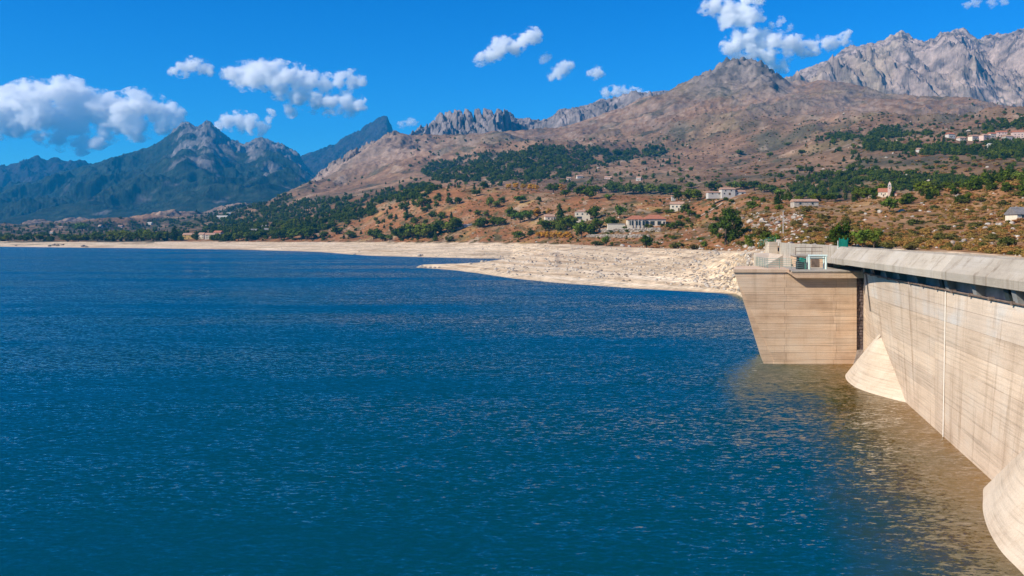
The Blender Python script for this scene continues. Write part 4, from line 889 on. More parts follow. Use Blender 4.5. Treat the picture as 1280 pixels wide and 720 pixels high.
# brown maquis: leaves of the shrubs in rusty tones
scrub_src = []
for i in range(3):
    me = PROTO['shrub'][0][i].copy(); me.materials.clear(); me.materials.append(M_SCRUB)
    x, y, z = hit((1150, 1210, 1060)[i], (305, 270, 268)[i]); h = 1.9
    o = tag(empty('shrub', (x, y, z)), ('low rusty brown shrub just above the parapet right of the bright bushes', 'low rusty brown shrub on the open scrub slope below the bare field', 'low rusty brown shrub left of the golden green tree on the scrub slope')[i], 'shrub', 'rusty shrubs on the near slope')
    o.scale = (h * 1.4, h * 1.4, h); link('stem', PROTO['shrub'][1][0], None, o); scrub_src.append(link('foliage', me, None, o))
for i in range(3):
    pts = region_pts(955, 1400, 226, 326, 1500, 0.5, 2.0, (1.1, 2.2), patchy(301 + i, -0.15), 100 + i)
    scatter('maquis_scrub', 'rusty brown maquis scrub over the near slope', pts, scrub_src[i])
    pts = region_pts(330, 960, 232, 312, 1300, 0.8, 2.4, (1.0, 2.0), patchy(311 + i, -0.05), 110 + i)
    scatter('maquis_scrub', 'brown scrub over the middle hillside', pts, scrub_src[i])
    pts = region_pts(955, 1400, 226, 326, 300, 0.7, 2.2, (1.1, 2.0), patchy(321 + i, 0.0), 120 + i)
    scatter('maquis_scrub', 'olive scrub over the near slope', pts, SH[i % len(SH)])
pts = region_pts(330, 960, 236, 308, 1300, 1.4, 4.6, (1.0, 1.6), patchy(331, 0.05), 130); scatter('maquis_scrub', 'dark green bushes over the middle hillside', pts, src_of('oak', 1))
pts = region_pts(560, 1400, 140, 240, 3600, 1.6, 5, (1.0, 2.2), patchy(341, 0.0), 131); scatter('maquis_scrub', 'scattered dark bushes on the upper slopes', pts, src_of('oak', 2))
pts = region_pts(560, 1400, 130, 240, 3600, 1.5, 4, (1.0, 2.6), patchy(351, -0.1), 132); scatter('maquis_scrub', 'scattered brown scrub on the upper slopes', pts, scrub_src[0])

# ------------------------------------------------------------------ rocks
def rock_mesh(seed, sub=2, rough=0.35):
    bm = bmesh.new(); bmesh.ops.create_icosphere(bm, subdivisions=sub, radius=1.0); r = random.Random(seed)
    off = Vector((r.uniform(0, 50), r.uniform(0, 50), r.uniform(0, 50)))
    from mathutils import noise as mn
    cuts = [(Vector((r.gauss(0, 1), r.gauss(0, 1), r.gauss(0, 1))).normalized(), r.uniform(0.55, 0.85)) for _ in range(7)]
    for v in bm.verts:
        p = v.co.copy()
        for n_, d in cuts:
            q = p.dot(n_)
            if q > d: p -= n_ * (q - d)
        p *= 1 + rough * 0.5 * mn.noise(v.co * 1.6 + off)
        v.co = p
    me = bpy.data.meshes.new('boulder'); bm.to_mesh(me); bm.free(); return me
ROCKS = [rock_mesh(s) for s in range(6)]
for m_ in ROCKS[:3]: m_.materials.append(M_BOULDER)
for m_ in ROCKS[3:]: m_.materials.append(M_PALEROCK)
rs = random.Random(9); rock_src = []
def boulder(px, py, wpx, label, group=None, k=None, zsc=0.7):
    x, y, z = hit(px, py); w = wpx * y / F * 0.5
    if y > 300 and z < 0.05: z = 0.02
    o = link('boulder', ROCKS[k if k is not None else rs.randrange(6)]); o.location = (x, y, z + w * 0.25)
    o.scale = (w, w * rs.uniform(.7, 1.1), w * zsc * rs.uniform(.8, 1.2)); o.rotation_euler = (0, 0, rs.uniform(0, 6.28))
    rock_src.append(o); return tag(o, label, 'boulder', group)
def rocks_row(where, pts, group):
    pts = sorted(pts)
    for i, p in enumerate(pts): boulder(p[0], p[1], p[2], ('rightmost boulder ' if i == len(pts) - 1 else f'{ORD[i]} boulder from the left ') + where, group, p[3] if len(p) > 3 else None)
rocks_row('at the watery tip of the sand spit', [(527, 334.4, 7, 3), (531, 334.8, 5, 4), (537, 335, 5, 5), (543, 335, 5, 3), (549, 334.8, 4, 4), (588, 330.5, 6, 3), (603, 328, 6, 4)], 'boulders at the tip of the spit')
rocks_row('at the waterline of the far beach', [(443, 318.4, 4, 4), (524, 320.5, 7, 3), (527, 319.5, 5, 2), (545, 321, 2, 0), (20, 307.5, 3, 1), (62, 308, 5, 0), (67, 307, 6, 1), (72, 307.5, 6, 0), (78, 306.5, 5, 2), (104, 308.5, 6, 0), (108, 309, 5, 1)], 'boulders at the far waterline')
rocks_row('on the pale beach of the sand spit', [(677, 342, 3, 0), (708, 344, 5, 1), (750, 346, 4, 2), (787, 351, 4, 0), (800, 344, 5, 1), (857, 352, 4, 2), (862, 332, 6, 0), (824, 331, 5, 2), (699, 328, 4, 1), (876, 345, 4, 0), (905, 355, 5, 1), (896, 316, 6, 2), (898, 319, 5, 3), (778, 308, 6, 3), (787, 309, 5, 4), (770, 312, 4, 5)], 'dark boulders on the spit')
rocks_row('among the near scrub above the parapet', [(1127, 265, 9, 4), (1150, 264, 5, 4), (1100, 266, 8, 3), (1082, 268, 5, 3), (1170, 290, 7, 4), (1166, 293, 8, 0), (1232, 286, 8, 4), (1251, 282, 8, 4), (1265, 280, 7, 3), (1246, 281, 6, 5), (1197, 246, 8, 2), (1160, 243, 6, 3), (1240, 306, 7, 0), (1205, 302, 8, 1), (1222, 304, 8, 2), (1190, 305, 9, 0), (1215, 308, 8, 1), (1176, 304, 9, 2), (1153, 297, 6, 3), (1094, 300, 8, 5), (1062, 302, 7, 5)], 'boulders among the near scrub')
rocks_row('in the outcrop between pine and pole', [(930, 283, 9, 2), (938, 279, 11, 4), (946, 284, 10, 2), (953, 277, 10, 4), (960, 283, 9, 4), (966, 275, 10, 2), (972, 280, 9, 4), (984, 277, 9, 2), (992, 273, 8, 4), (935, 290, 8, 0), (948, 291, 8, 2), (928, 274, 8, 0), (955, 307, 6, 1), (945, 305, 7, 0)], 'boulders of the outcrop')
def rock_scatter(label, pts, src, up=0.0):
    return scatter('loose_stones', label, pts, src)
def rs_pts(x0, x1, y0, y1, n, smin, smax, tmin, tmax, seed, cond=None):
    r = random.Random(seed); out = []
    for k in range(n):
        px, py = r.uniform(x0, x1), r.uniform(y0, y1); x, y, z = hit(px, py)
        i = min(max(int(round((px - U0) / (U1 - U0) * (NC - 1))), 0), NC - 1); tt = float(np.interp(y, GD[i], GT[i]))
        if tt < tmin or tt > tmax or z < 0.05: continue
        if cond and not cond(px, py, x, y): continue
        s = 0.5 * smin * (smax / smin) ** (r.random() ** 2); out.append((x, y, z + 0.1 * s, s, r.uniform(1.0, 1.7)))
    return out
for k in range(3):
    scatter('loose_stones', 'stones strewn over the pale spit beach', rs_pts(600, 960, 306, 366, 1500, 0.2, 1.3, 1.1, 5.2, 400 + k, patchy(361 + k, -0.15)), rock_src[(2, 20, 24)[k]])
    scatter('loose_stones', 'pale rocks among the near scrub', rs_pts(955, 1400, 226, 326, 520, 0.25, 1.3, 5, 8, 410 + k, patchy(371 + k, 0.0)), rock_src[(0, 24, 5)[k]])
    scatter('loose_stones', 'stones on the middle hillside', rs_pts(400, 960, 234, 312, 300, 0.4, 1.6, 5, 8, 420 + k), rock_src[(0, 3, 5)[k]])
scatter('loose_stones', 'stones on the far beach', rs_pts(0, 640, 302, 322, 350, 0.3, 1.2, 3.9, 5, 430), rock_src[3])
scatter('loose_stones', 'boulders of the outcrop below the pole', rs_pts(915, 1010, 266, 314, 420, 0.4, 1.7, 5, 7.5, 431, patchy(391, -0.2)), rock_src[4])
scatter('loose_stones', 'pale outcrops on the upper slopes', rs_pts(560, 1400, 140, 236, 500, 1.0, 5.0, 8, 11.5, 432, patchy(392, 0.05)), rock_src[0])

# ------------------------------------------------------------------ buildings
def tile_mat(name, c): 
    m, nt, b = mat_new(name); tc = nd(nt, 'ShaderNodeTexCoord')
    w = nd(nt, 'ShaderNodeTexWave'); w.inputs['Scale'].default_value = 1.3; w.inputs['Distortion'].default_value = 1.0; nt.links.new(tc.outputs['Object'], w.inputs['Vector'])
    n_ = noise_node(nt, 1.2, 4, .6, vec=tc.outputs['Object'])
    a = ramp(nt, n_.outputs[0], [(0.3, tuple(v * .7 for v in c)), (0.7, tuple(v * 1.2 for v in c))])
    cc = mul_color(nt, a.outputs[0], ramp(nt, w.outputs[0], [(0, g3(.75)), (1, g3(1.1))]).outputs[0]); nt.links.new(cc, b.inputs['Base Color']); return m
M_TILE = tile_mat('red_tiles', (0.42, 0.16, 0.09)); M_TILE2 = tile_mat('pale_tiles', (0.46, 0.27, 0.18)); M_SLATE = tile_mat('grey_roof', (0.22, 0.20, 0.19))
M_WHITE = plain('white_render', (0.50, 0.46, 0.40), var=.15); M_CREAM = plain('cream_render', (0.66, 0.56, 0.42), var=.12); M_OCHRE = plain('ochre_render', (0.58, 0.36, 0.12), var=.12); M_PINK = plain('pink_render', (0.62, 0.44, 0.36), var=.12)
M_STONEW = plain('rubble_masonry', (0.42, 0.36, 0.29), var=.5, scale=2.2)
M_GLASS = plain('dark_window', (0.03, 0.035, 0.04), 0.15, .2, spec=.6); M_DOOR = plain('door_wood', (0.12, 0.07, 0.04)); M_SHUT = plain('shutter_paint', (0.20, 0.14, 0.10))
def block(root, x, y, w, d, h, wall, roof, pitch=0.28, kind='gable', wins=(), doors=(), over=0.35, z0=-3.0):
    """one volume of a house: local x along the front, front at y; wins: (x, z, w, h) on the front wall"""
    MB().box(x - w/2, x + w/2, y, y + d, z0, h).build('wall', wall, root)
    rh = d * 0.5 * pitch * 2 if kind != 'flat' else 0.25
    a, b_, c, e = x - w/2 - over, x + w/2 + over, y - over, y + d + over; m = y + d / 2
    mb = MB()
    if kind == 'gable':
        mb.poly([(a, c, h), (b_, c, h), (b_, e, h), (a, e, h), (a, m, h + rh), (b_, m, h + rh), (a, c, h - .18), (b_, c, h - .18), (b_, e, h - .18), (a, e, h - .18)], [(0, 1, 5, 4), (2, 3, 4, 5), (0, 4, 3), (1, 2, 5), (6, 7, 1, 0), (7, 8, 2, 1), (8, 9, 3, 2), (9, 6, 0, 3), (6, 9, 8, 7)])
    elif kind == 'hip':
        i = min(d / 2, w / 2 - .2)
        mb.poly([(a, c, h), (b_, c, h), (b_, e, h), (a, e, h), (a + i, m, h + rh), (b_ - i, m, h + rh), (a, c, h - .18), (b_, c, h - .18), (b_, e, h - .18), (a, e, h - .18)], [(0, 1, 5, 4), (2, 3, 4, 5), (0, 4, 3), (1, 2, 5), (6, 7, 1, 0), (7, 8, 2, 1), (8, 9, 3, 2), (9, 6, 0, 3), (6, 9, 8, 7)])
    elif kind == 'shed':
        mb.poly([(a, c, h), (b_, c, h), (b_, e, h + rh), (a, e, h + rh), (a, c, h - .18), (b_, c, h - .18), (b_, e, h - .18), (a, e, h - .18)], [(0, 1, 2, 3), (4, 5, 1, 0), (5, 6, 2, 1), (6, 7, 3, 2), (7, 4, 0, 3), (4, 7, 6, 5)])
    else:
        mb.box(a, b_, c, e, h + .003, h + rh)
    ro = mb.build('roof', roof, root)
    for (wx, wz, ww, wh) in wins:
        f = MB().box(x + wx - ww/2 - .12, x + wx + ww/2 + .12, y - .06, y - .004, wz - .12, wz + wh + .12).build('window', wall if wall is not M_WHITE else M_CREAM, root)
        MB().box(x + wx - ww/2, x + wx + ww/2, y - .075, y - .062, wz, wz + wh).build('pane', M_GLASS, f)
    for (dx, dw, dh) in doors:
        MB().box(x + dx - dw/2, x + dx + dw/2, y - .06, y - .004, 0.0, dh).build('door', M_DOOR, root)
    return ro
def house(px, py, label, name='house', rz=0.0, group=None, cat='house'):
    x, y, z = hit(px, py); z = max(ground_z(x + q, y + 1) for q in (-9, -5, 0, 5, 9)) if name == 'villa' or 'white villa' in label else max(z, ground_z(x, y + 3)); return tag(empty(name, (x, y, z), rz), label, cat, group), y / F
def chimney(root, ro, x, y, z):
    MB().box(x - .35, x + .35, y - .35, y + .35, z, z + 1.3).build('chimney', M_WHITE, ro)
# white villa on the hill
h, s = house(908, 250, 'long white villa with a taller middle on the bare hill', rz=0.06); h.scale = (.9, .9, .8)
block(h, -13 * s, 3, 22 * s, 7, 2.6, M_WHITE, M_TILE2, .2, 'shed', [(-3, .8, 1, 1.2), (2.5, .8, 1, 1.2)])
ro = block(h, 3 * s, 0, 19 * s, 8, 5.4, M_WHITE, M_TILE2, .22, 'gable', [(-2.4, 3.4, 1, 1.2), (2.2, 3.4, 1, 1.2), (-3.4, .8, 1.1, 1.3)], [(1, 1.6, 2.2)]); chimney(h, ro, 3 * s - 2.5, 3, 5.8)
block(h, 20 * s, 1, 16 * s, 7, 3.2, M_WHITE, M_TILE2, .22, 'gable', [(-2, .9, 1.2, 1.2), (2.0, .4, 1.8, 1.8)])
# two-storey cream house
h, s = house(728, 277.5, 'two storey cream house with a flat tiled roof among dark trees', rz=-0.1)
ro = block(h, 0, 0, 19 * s, 8, 8.2, M_CREAM, M_TILE2, .18, 'hip', [(-4.2, 5.4, 1.2, 1.4), (0, 5.4, 1.2, 1.4), (4.0, 5.4, 1.2, 1.4), (-2.5, 2.2, 4.2, 1.9)], [(4, 1.3, 2.2)]); chimney(h, ro, 2, 4, 8.8)
block(h, -4.6, -2.6, 7, 2.5, 2.0, M_CREAM, M_TILE2, .1, 'flat', [], [])
h, s = house(690, 276, 'low cottage half hidden left of the two storey cream house', rz=0.1)
block(h, 0, 0, 17 * s, 7, 3.4, M_CREAM, M_TILE2, .3, 'gable', [(-3, 1, 1.1, 1.3), (2, 1, 1.1, 1.3)], [(0, 1.1, 2.1)])
# red roofed villa
h, s = house(808, 284, 'long villa with a red tiled roof and open verandas above stone terraces', 'villa', rz=-0.02, cat='villa')
block(h, -12.5 * s, 0, 22 * s, 9, 4.6, M_CREAM, M_TILE, .3, 'hip', [(-3.6, .3, 2.6, 3.0), (1.2, .3, 3.0, 3.0), (5, .3, 1.6, 3.0)], over=.7)
block(h, 11 * s, 1.2, 27 * s, 10, 4.9, M_CREAM, M_TILE, .3, 'hip', [(-5.6, .4, 2.2, 2.8), (-1.8, .4, 3.0, 2.9), (3.0, .4, 2.6, 2.9), (6.4, .6, 1.4, 2.4)], over=.7)
for xx in (-19, -15.3, -10.2, -5.5): MB().box(xx * s * 1.0 - .2, xx * s + .2, -1.0, -.6, -1, 4.35).build('pillar', M_WHITE, h)
block(h, -37 * s, 2, 22 * s, 4, 1.4, M_CREAM, M_PARAPET, .1, 'flat')
# small cream house
h, s = house(846, 264, 'small cream house with a pale roof on the slope above the villa', rz=-0.25)
block(h, 0, 0, 17 * s, 8, 5.2, M_CREAM, M_TILE2, .25, 'gable', [(-3, 2.6, 1.2, 1.3), (0, 2.6, 1.2, 1.3), (3, 2.6, 1.2, 1.3)], [(1.5, 1.2, 2.1)])
h, s = house(842, 251, 'tiny white hut beside the dark trees left of the white villa', 'hut', cat='hut')
block(h, 0, 0, 3.4, 3, 2.6, M_WHITE, M_TILE2, .3, 'gable', [(-.6, 1, .7, .8)], [(.9, .8, 1.9)])
# long white shed
h, s = house(579, 285, 'long low white shed at the edge of the green thicket', 'shed', rz=0.12, cat='shed')
block(h, 0, 0, 19 * s, 6, 2.6, M_WHITE, M_WHITE, .1, 'shed', [(-4, .8, 1.2, 1), (3, .8, 1.2, 1)], [(0, 1.4, 2.0)]); block(h, 7.2, .3, 3.4, 5, 3.6, M_WHITE, M_WHITE, .1, 'flat')
# church
h, s = house(1112, 246, 'small church with a pale pointed bell tower among the trees', 'church', rz=-0.3, cat='church'); h.scale = (.52,) * 3
block(h, -5.5, 2, 9, 12, 4.6, M_CREAM, M_TILE, .35, 'gable', [(-2, 1.8, .8, 1.6), (1.5, 1.8, .8, 1.6)], [(0, 1.2, 2.2)])
block(h, 3.6, 1.5, 6.5, 7, 2.8, M_PINK, M_TILE, .3, 'gable', [(0, 1, .8, 1)])
MB().box(-1.6, 1.6, -1.6, 1.6, -3, 9.8).build('bell_tower', M_PINK, h)
MB().box(-1.85, 1.85, -1.85, 1.85, 9.8, 10.15).build('tower_cornice', M_WHITE, h)
MB().box(-1.3, 1.3, -1.3, 1.3, 10.15, 12.2).build('belfry', M_WHITE, h)
MB().poly([(-1.35, -1.35, 12.2), (1.35, -1.35, 12.2), (1.35, 1.35, 12.2), (-1.35, 1.35, 12.2), (0, 0, 15.2)], [(0, 1, 4), (1, 2, 4), (2, 3, 4), (3, 0, 4), (3, 2, 1, 0)]).build('spire', M_PINK, h)
for zz in (8.0, 10.6): 
    MB().box(-.45, .45, -1.66 if zz < 9 else -1.36, -1.605 if zz < 9 else -1.305, zz - .4, zz + .9).build('louvre', M_GLASS, h)
h, s = house(1008, 258, 'long low pale roofed farm building among the bushes left of the cypresses', 'farm_building', cat='farm building')
block(h, 0, 0, 12, 6, 2.4, M_STONEW, M_TILE2, .2, 'gable', [(-3, .8, 1, 1), (3, .8, 1, 1)])
# house at the right edge
h, s = house(1279, 275, 'pale stone house with a dark roof cut by the right picture edge', rz=0.1)
block(h, 2.4, 0, 9, 6, 1.9, M_CREAM, M_SLATE, .4, 'gable', [(-2.5, .7, .9, .9)], [(-.8, .9, 1.8)]); MB().box(-2.9, 6, -2.6, -2.2, -1.5, .6).build('garden_wall', M_STONEW, h)
# hillside village
VILL = [(1190, 173, 9, 5, M_WHITE, M_TILE, 'white cube house left of the village, alone'), (1204, 176, 9, 3, M_WHITE, M_TILE2, 'low white house just right of the lone white cube house'), (1220, 175, 11, 4.5, M_CREAM, M_TILE2, 'leftmost cream house of the hillside village'), (1234, 174.5, 11, 5, M_PINK, M_TILE2, 'pink house second from the left in the village'), (1242, 172, 8, 5, M_CREAM, M_TILE, 'narrow cream house in the middle of the village'), (1253, 171, 12, 6, M_PINK, M_TILE, 'broad pink house with a red roof at the village top'), (1262, 176, 10, 5, M_WHITE, M_TILE2, 'white house low in the right of the village'), (1273, 173, 13, 8, M_PINK, M_TILE, 'tallest pink house with a red roof in the village'), (1269, 181, 9, 3.5, M_CREAM, M_TILE2, 'low cream house on the lower edge of the village'), (1244, 184, 12, 2.5, M_WHITE, M_WHITE, 'long white shed below the village trees'), (1152, 190, 7, 3, M_WHITE, M_TILE2, 'little white house in the tree belt left of the village')]
for px, py, w_, h_, wl_, rf_, lb in VILL:
    h, s = house(px, py, lb, group='houses of the hillside village', rz=rs.uniform(-.4, .3)); w_ = w_ * s * 1.0
    block(h, 0, 0, w_, 8, h_, wl_, rf_, .3, 'gable' if rs.random() < .6 else 'hip', [(q * w_, zz, 1.1, 1.3) for q in (-.28, .05, .32) for zz in ((1.0, 3.9) if h_ > 5 else (1.0,))], [(-.1 * w_, 1.1, 2.1)])
# houses on the far left shore and in the woods
FARH = [(236, 299, 16, 6.0, M_OCHRE, M_TILE2, 'ochre house by the left shore, first of three'), (251, 299, 7, 6.5, M_CREAM, M_TILE2, 'narrow cream house by the left shore between its ochre neighbour and a conifer'), (262, 299, 12, 6, M_CREAM, M_TILE2, 'cream house by the left shore with a grey gable'), (271, 297, 10, 7, M_PINK, M_TILE, 'pink house with red roof by the left shore, last of three'), (315, 292, 11, 4, M_CREAM, M_SLATE, 'low house with a pale roof among round trees at the left'), (335, 290, 12, 3, M_WHITE, M_SLATE, 'long low white building right of the pale roofed house'), (329, 286, 6, 3, M_WHITE, M_SLATE, 'tiny white house just above the long low white building'), (277, 273, 14, 4, M_WHITE, M_WHITE, 'large white building in the woods at the foot of the blue mountain'), (286, 269.5, 5, 5, M_WHITE, M_WHITE, 'small white block beside the large white building in the woods'), (348, 262, 5, 4, M_WHITE, M_TILE2, 'white speck of a house high in the green forest at the left'), (124, 284, 4, 4, M_WHITE, M_TILE2, 'tiny white house in the far left woods behind the pale tree'), (150, 284, 5, 4, M_PINK, M_TILE2, 'tiny pink house in the far left woods'), (186, 281, 7, 3, M_WHITE, M_WHITE, 'low white house in the woods above the left shore'), (64, 292, 4, 4, M_WHITE, M_TILE2, 'leftmost tiny white house in the far woods'), (725, 223, 7, 4, M_WHITE, M_TILE2, 'white house in a clearing of the dark pine forest'), (711, 225, 5, 3, M_CREAM, M_TILE2, 'little cream house left of the white one in the pine forest'), (760, 224, 9, 3, M_PINK, M_TILE2, 'low pink house right of the pine forest'), (798, 226, 6, 4, M_WHITE, M_TILE2, 'white cottage on the open slope above the tree row')]
for px, py, w_, h_, wl_, rf_, lb in FARH:
    h, s = house(px, py, lb, group='scattered distant houses', rz=rs.uniform(-.4, .3)); w_ = w_ * s
    block(h, 0, 0, w_, 9, h_, wl_, rf_, .3, 'gable', [(q * w_, zz, 1.2, 1.4) for q in (-.28, .3) for zz in ((1.0, 3.9) if h_ > 5 else (1.0,))], [(0, 1.2, 2.1)])
# stone terrace walls below the red roofed villa
def terrace(label, pts, hgt):
    root = tag(empty('terrace_wall', hit(*pts[0])), label, 'stone wall'); o0 = root.location.copy()
    P3 = [Vector(hit(*p)) - o0 for p in pts]; r = random.Random(len(pts) + int(hgt * 10)); me = [MB() for _ in range(1)][0]
    for a, b_ in zip(P3[:-1], P3[1:]):
        nn = max(2, int((b_ - a).length / 1.1))
        for i in range(nn):
            for k in range(max(2, int(hgt / 0.7))):
                p = a + (b_ - a) * (i + r.uniform(0.1, .9)) / nn
                st = link('stone', ROCKS[r.randrange(6)], None, root); w = r.uniform(.55, .95)
                st.location = (p.x, p.y + r.uniform(-.2, .2), p.z + .7 * k + .2); st.scale = (w, w * .6, w * .6); st.rotation_euler = (0, 0, r.uniform(-.4, .4))
terrace('upper dry stone terrace wall right under the red roofed villa', [(748, 290.5), (765, 290.5), (785, 290), (805, 290), (826, 289.5)], 2.9)
terrace('lower dry stone terrace wall between the villa and the beach', [(733, 296.5), (752, 296.5), (775, 297), (800, 297), (812, 297.5)], 2.2)
# pole
x, y, z = hit(979, 294); k = y / F
pl = tag(empty('utility_pole', (x, y, z)), 'pale wooden utility pole on the rocky slope behind the dam', 'pole')
MB().tube((0, 0, -.5), (0, 0, 31 * k), .19, .13, 10).build('shaft', plain('pale_wood', (0.45, 0.40, 0.34)), pl)
MB().box(-.55, .55, -.06, .06, 29.3 * k, 29.3 * k + .14).build('crossarm', M_DOOR, pl)
for xx in (-.45, 0.28, .45): MB().tube((xx, 0, 29.3 * k + .14), (xx, 0, 29.3 * k + .36), .05, .03, 8).build('insulator', M_PIPE, pl)
# golden track up to the white villa
tk = MB(); tp = [hit(*p) for p in ((862, 274), (870, 273), (880, 268), (890, 263), (898, 258), (903, 254))]
for a, b_ in zip(tp[:-1], tp[1:]):
    for q in range(4):
        pa = Vector(a).lerp(Vector(b_), q / 4); pb = Vector(a).lerp(Vector(b_), (q + 1) / 4)
        pa.z = ground_z(pa.x, pa.y) + .5; pb.z = ground_z(pb.x, pb.y) + .5
        tk.poly([pa + Vector((0, -2.4, 0)), pb + Vector((0, -2.4, 0)), pb + Vector((0, 2.4, 0)), pa + Vector((0, 2.4, 0))], [(0, 1, 2, 3)])
tag(tk.build('path', plain('sandy_track', (0.46, 0.34, 0.24))), 'sandy track climbing to the white villa', kind='structure')

# ------------------------------------------------------------------ clouds
CD = 12500.0
def cloud(label, blobs, dens=0.017, seed=1, rough=1.85, **_):
    """a cumulus: vapour whose density swells around the given puffs and is frayed by noise"""
    r = random.Random(seed); bm = bmesh.new(); k = CD / F
    c0 = Vector(P(sum(b[0] for b in blobs) / len(blobs), sum(b[1] for b in blobs) / len(blobs), CD))
    m = bpy.data.materials.new('cloud_vapour'); m.use_nodes = True; nt = m.node_tree; nt.nodes.remove(nt.nodes['Principled BSDF'])
    v = nd(nt, 'ShaderNodeVolumePrincipled'); v.inputs['Color'].default_value = (1, 1, 1, 1); v.inputs['Anisotropy'].default_value = 0.0
    pos = geo_pos(nt); prev = None; rmean = 0
    for px, py, rp in blobs:
        c = Vector(P(px, py, CD)) + Vector((0, r.uniform(-.5, .5) * rp * k, 0)); R = 1.45 * rp * k; rmean += rp * k / len(blobs)
        bmesh.ops.create_icosphere(bm, subdivisions=2, radius=1, matrix=Matrix.Translation(c - c0) @ Matrix.Diagonal((R, R, R, 1)))
        d = nd(nt, 'ShaderNodeVectorMath', operation='DISTANCE'); d.inputs[1].default_value = c; nt.links.new(pos, d.inputs[0])
        mr = nd(nt, 'ShaderNodeMapRange', interpolation_type='LINEAR'); nt.links.new(d.outputs['Value'], mr.inputs['Value'])
        mr.inputs['From Min'].default_value = 0; mr.inputs['From Max'].default_value = R; mr.inputs['To Min'].default_value = 1; mr.inputs['To Max'].default_value = 0
        if prev is None: prev = mr.outputs[0]
        else:
            ad = nd(nt, 'ShaderNodeMath', operation='SMOOTH_MAX'); ad.inputs[2].default_value = 0.25; nt.links.new(prev, ad.inputs[0]); nt.links.new(mr.outputs[0], ad.inputs[1]); prev = ad.outputs[0]
    n_ = noise_node(nt, 0.75 / max(rmean, 60), 8, 0.68, vec=mapped(nt, pos, (1, 1, 1.3)))
    ma = nd(nt, 'ShaderNodeMath', operation='MULTIPLY_ADD'); ma.inputs[1].default_value = 1.7 * rough; nt.links.new(n_.outputs[0], ma.inputs[0]); nt.links.new(prev, ma.inputs[2])
    sm = nd(nt, 'ShaderNodeMapRange', interpolation_type='SMOOTHSTEP'); nt.links.new(ma.outputs[0], sm.inputs['Value'])
    sm.inputs['From Min'].default_value = 0.85 * rough + 0.30; sm.inputs['From Max'].default_value = 0.85 * rough + 0.62; sm.inputs['To Min'].default_value = 0; sm.inputs['To Max'].default_value = dens
    nt.links.new(sm.outputs[0], v.inputs['Density']); nt.links.new(v.outputs[0], nt.nodes['Material Output'].inputs['Volume'])
    m.cycles.volume_step_rate = 0.2
    me = bpy.data.meshes.new('cloud'); bm.to_mesh(me); bm.free(); o = link('cloud', me, m); o.location = c0
    rm = o.modifiers.new('remesh', 'REMESH'); rm.mode = 'VOXEL'; rm.voxel_size = max(25, rmean * .3)
    return tag(o, label, 'cloud', 'fair weather clouds')
cloud('largest cloud, low over the ridge at the far left', [(-40, 140, 26), (-10, 142, 24), (12, 142, 26), (35, 132, 24), (60, 124, 22), (80, 122, 22), (100, 130, 24), (125, 140, 22), (150, 142, 22), (172, 136, 20), (190, 138, 18), (210, 148, 18), (226, 153, 14), (60, 148, 22), (30, 155, 14), (95, 158, 16), (130, 160, 16), (70, 172, 14), (95, 178, 14), (120, 178, 10), (48, 168, 10), (170, 158, 16), (200, 160, 12)], seed=4)
cloud('small loaf shaped cloud above the forested mountain', [(218, 90, 7), (228, 86, 9), (240, 82, 11), (252, 84, 9), (262, 88, 6)], vox=18, seed=5)
cloud('wide broken cloud above the forested mountain saddle', [(288, 92, 11), (302, 95, 15), (320, 94, 17), (338, 92, 17), (356, 98, 16), (372, 98, 16), (388, 102, 14), (405, 104, 12), (425, 100, 10), (440, 99, 11), (452, 102, 8), (350, 112, 12), (372, 120, 13), (392, 126, 13), (412, 130, 13), (432, 132, 13), (450, 132, 9), (340, 140, 6), (362, 138, 8)], seed=6)
cloud('puffy cloud peeking from behind the twin rocky summits', [(274, 158, 8), (286, 154, 11), (300, 152, 12), (314, 156, 11), (326, 160, 9), (336, 150, 6)], vox=22, seed=7)
cloud('slanted white cloud at the top middle of the sky', [(600, 74, 8), (612, 68, 10), (625, 60, 12), (640, 58, 12), (655, 52, 11), (666, 46, 10), (672, 42, 7)], vox=18, seed=8)
cloud('small round cloud just right of the slanted cloud', [(679, 74, 6), (683, 72, 6)], 0.010, seed=9)
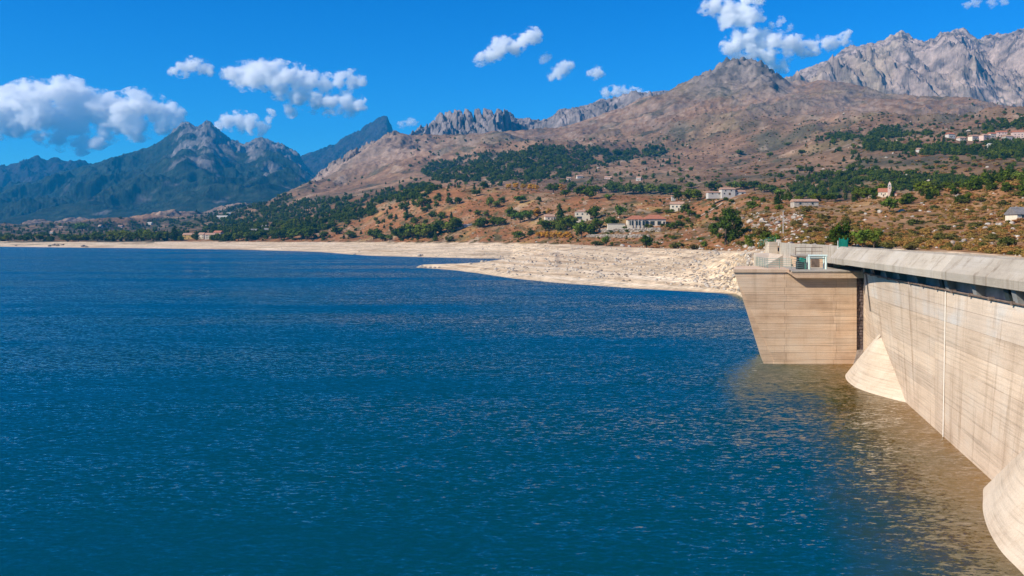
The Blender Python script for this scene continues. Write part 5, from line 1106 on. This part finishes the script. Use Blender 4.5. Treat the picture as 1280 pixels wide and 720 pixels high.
cloud('small oval cloud below and right of the slanted cloud', [(690, 96, 6), (698, 90, 9), (706, 85, 9), (713, 83, 6)], vox=14, seed=10)
cloud('tiny cloud hanging right of the small oval cloud', [(738, 93, 5), (746, 91, 8), (752, 93, 5)], vox=14, seed=11)
cloud('low flat cloud resting on the grey ridge', [(758, 116, 7), (770, 115, 8), (784, 115, 8), (798, 117, 6), (808, 118, 4)], vox=18, seed=12)
cloud('cloud cut by the top edge above the rocky summit', [(880, 10, 8), (895, 8, 11), (910, 10, 13), (925, 16, 15), (938, 22, 12), (915, 24, 12), (905, 28, 9), (935, 0, 12), (950, -4, 10), (952, 24, 6)], seed=13)
cloud('broad cloud right behind the rocky summit', [(912, 60, 11), (925, 52, 14), (938, 48, 15), (952, 52, 15), (968, 54, 13), (984, 56, 12), (1000, 58, 12), (1016, 56, 11), (1032, 56, 9), (1044, 54, 8), (1056, 48, 9), (920, 72, 9), (940, 68, 13), (960, 74, 10), (980, 80, 9), (965, 84, 8)], seed=14)
cloud('thin wisp between the two clouds over the rocky summit', [(965, 32, 5), (975, 28, 6), (988, 34, 5)], 0.010, seed=15)
cloud('faint little cloud right of the tooth shaped peak', [(502, 156, 5), (512, 153, 6), (520, 154, 4)], 0.010, seed=16)
cloud('faint upright wisp left of the rock fins', [(541, 157, 4), (546, 150, 4)], 0.010, seed=17)
cloud('streak of cloud at the top right corner', [(1208, 6, 5), (1220, 3, 6), (1240, 4, 6), (1255, 3, 5)], 0.010, seed=18)

# ------------------------------------------------------------------ the air
hb = bpy.data.materials.new('blue_air'); hb.use_nodes = True; nt = hb.node_tree; nt.nodes.remove(nt.nodes['Principled BSDF'])
v = nd(nt, 'ShaderNodeVolumePrincipled'); v.inputs['Color'].default_value = (0.02, 0.46, 0.95, 1); v.inputs['Density'].default_value = 5.5e-5; v.inputs['Anisotropy'].default_value = 0.0
nt.links.new(v.outputs[0], nt.nodes['Material Output'].inputs['Volume'])
tag(MB().box(-9500, 9500, -300, 11200, -12, 1330).build('haze', hb), 'pale blue air over the lake and mountains', kind='stuff')
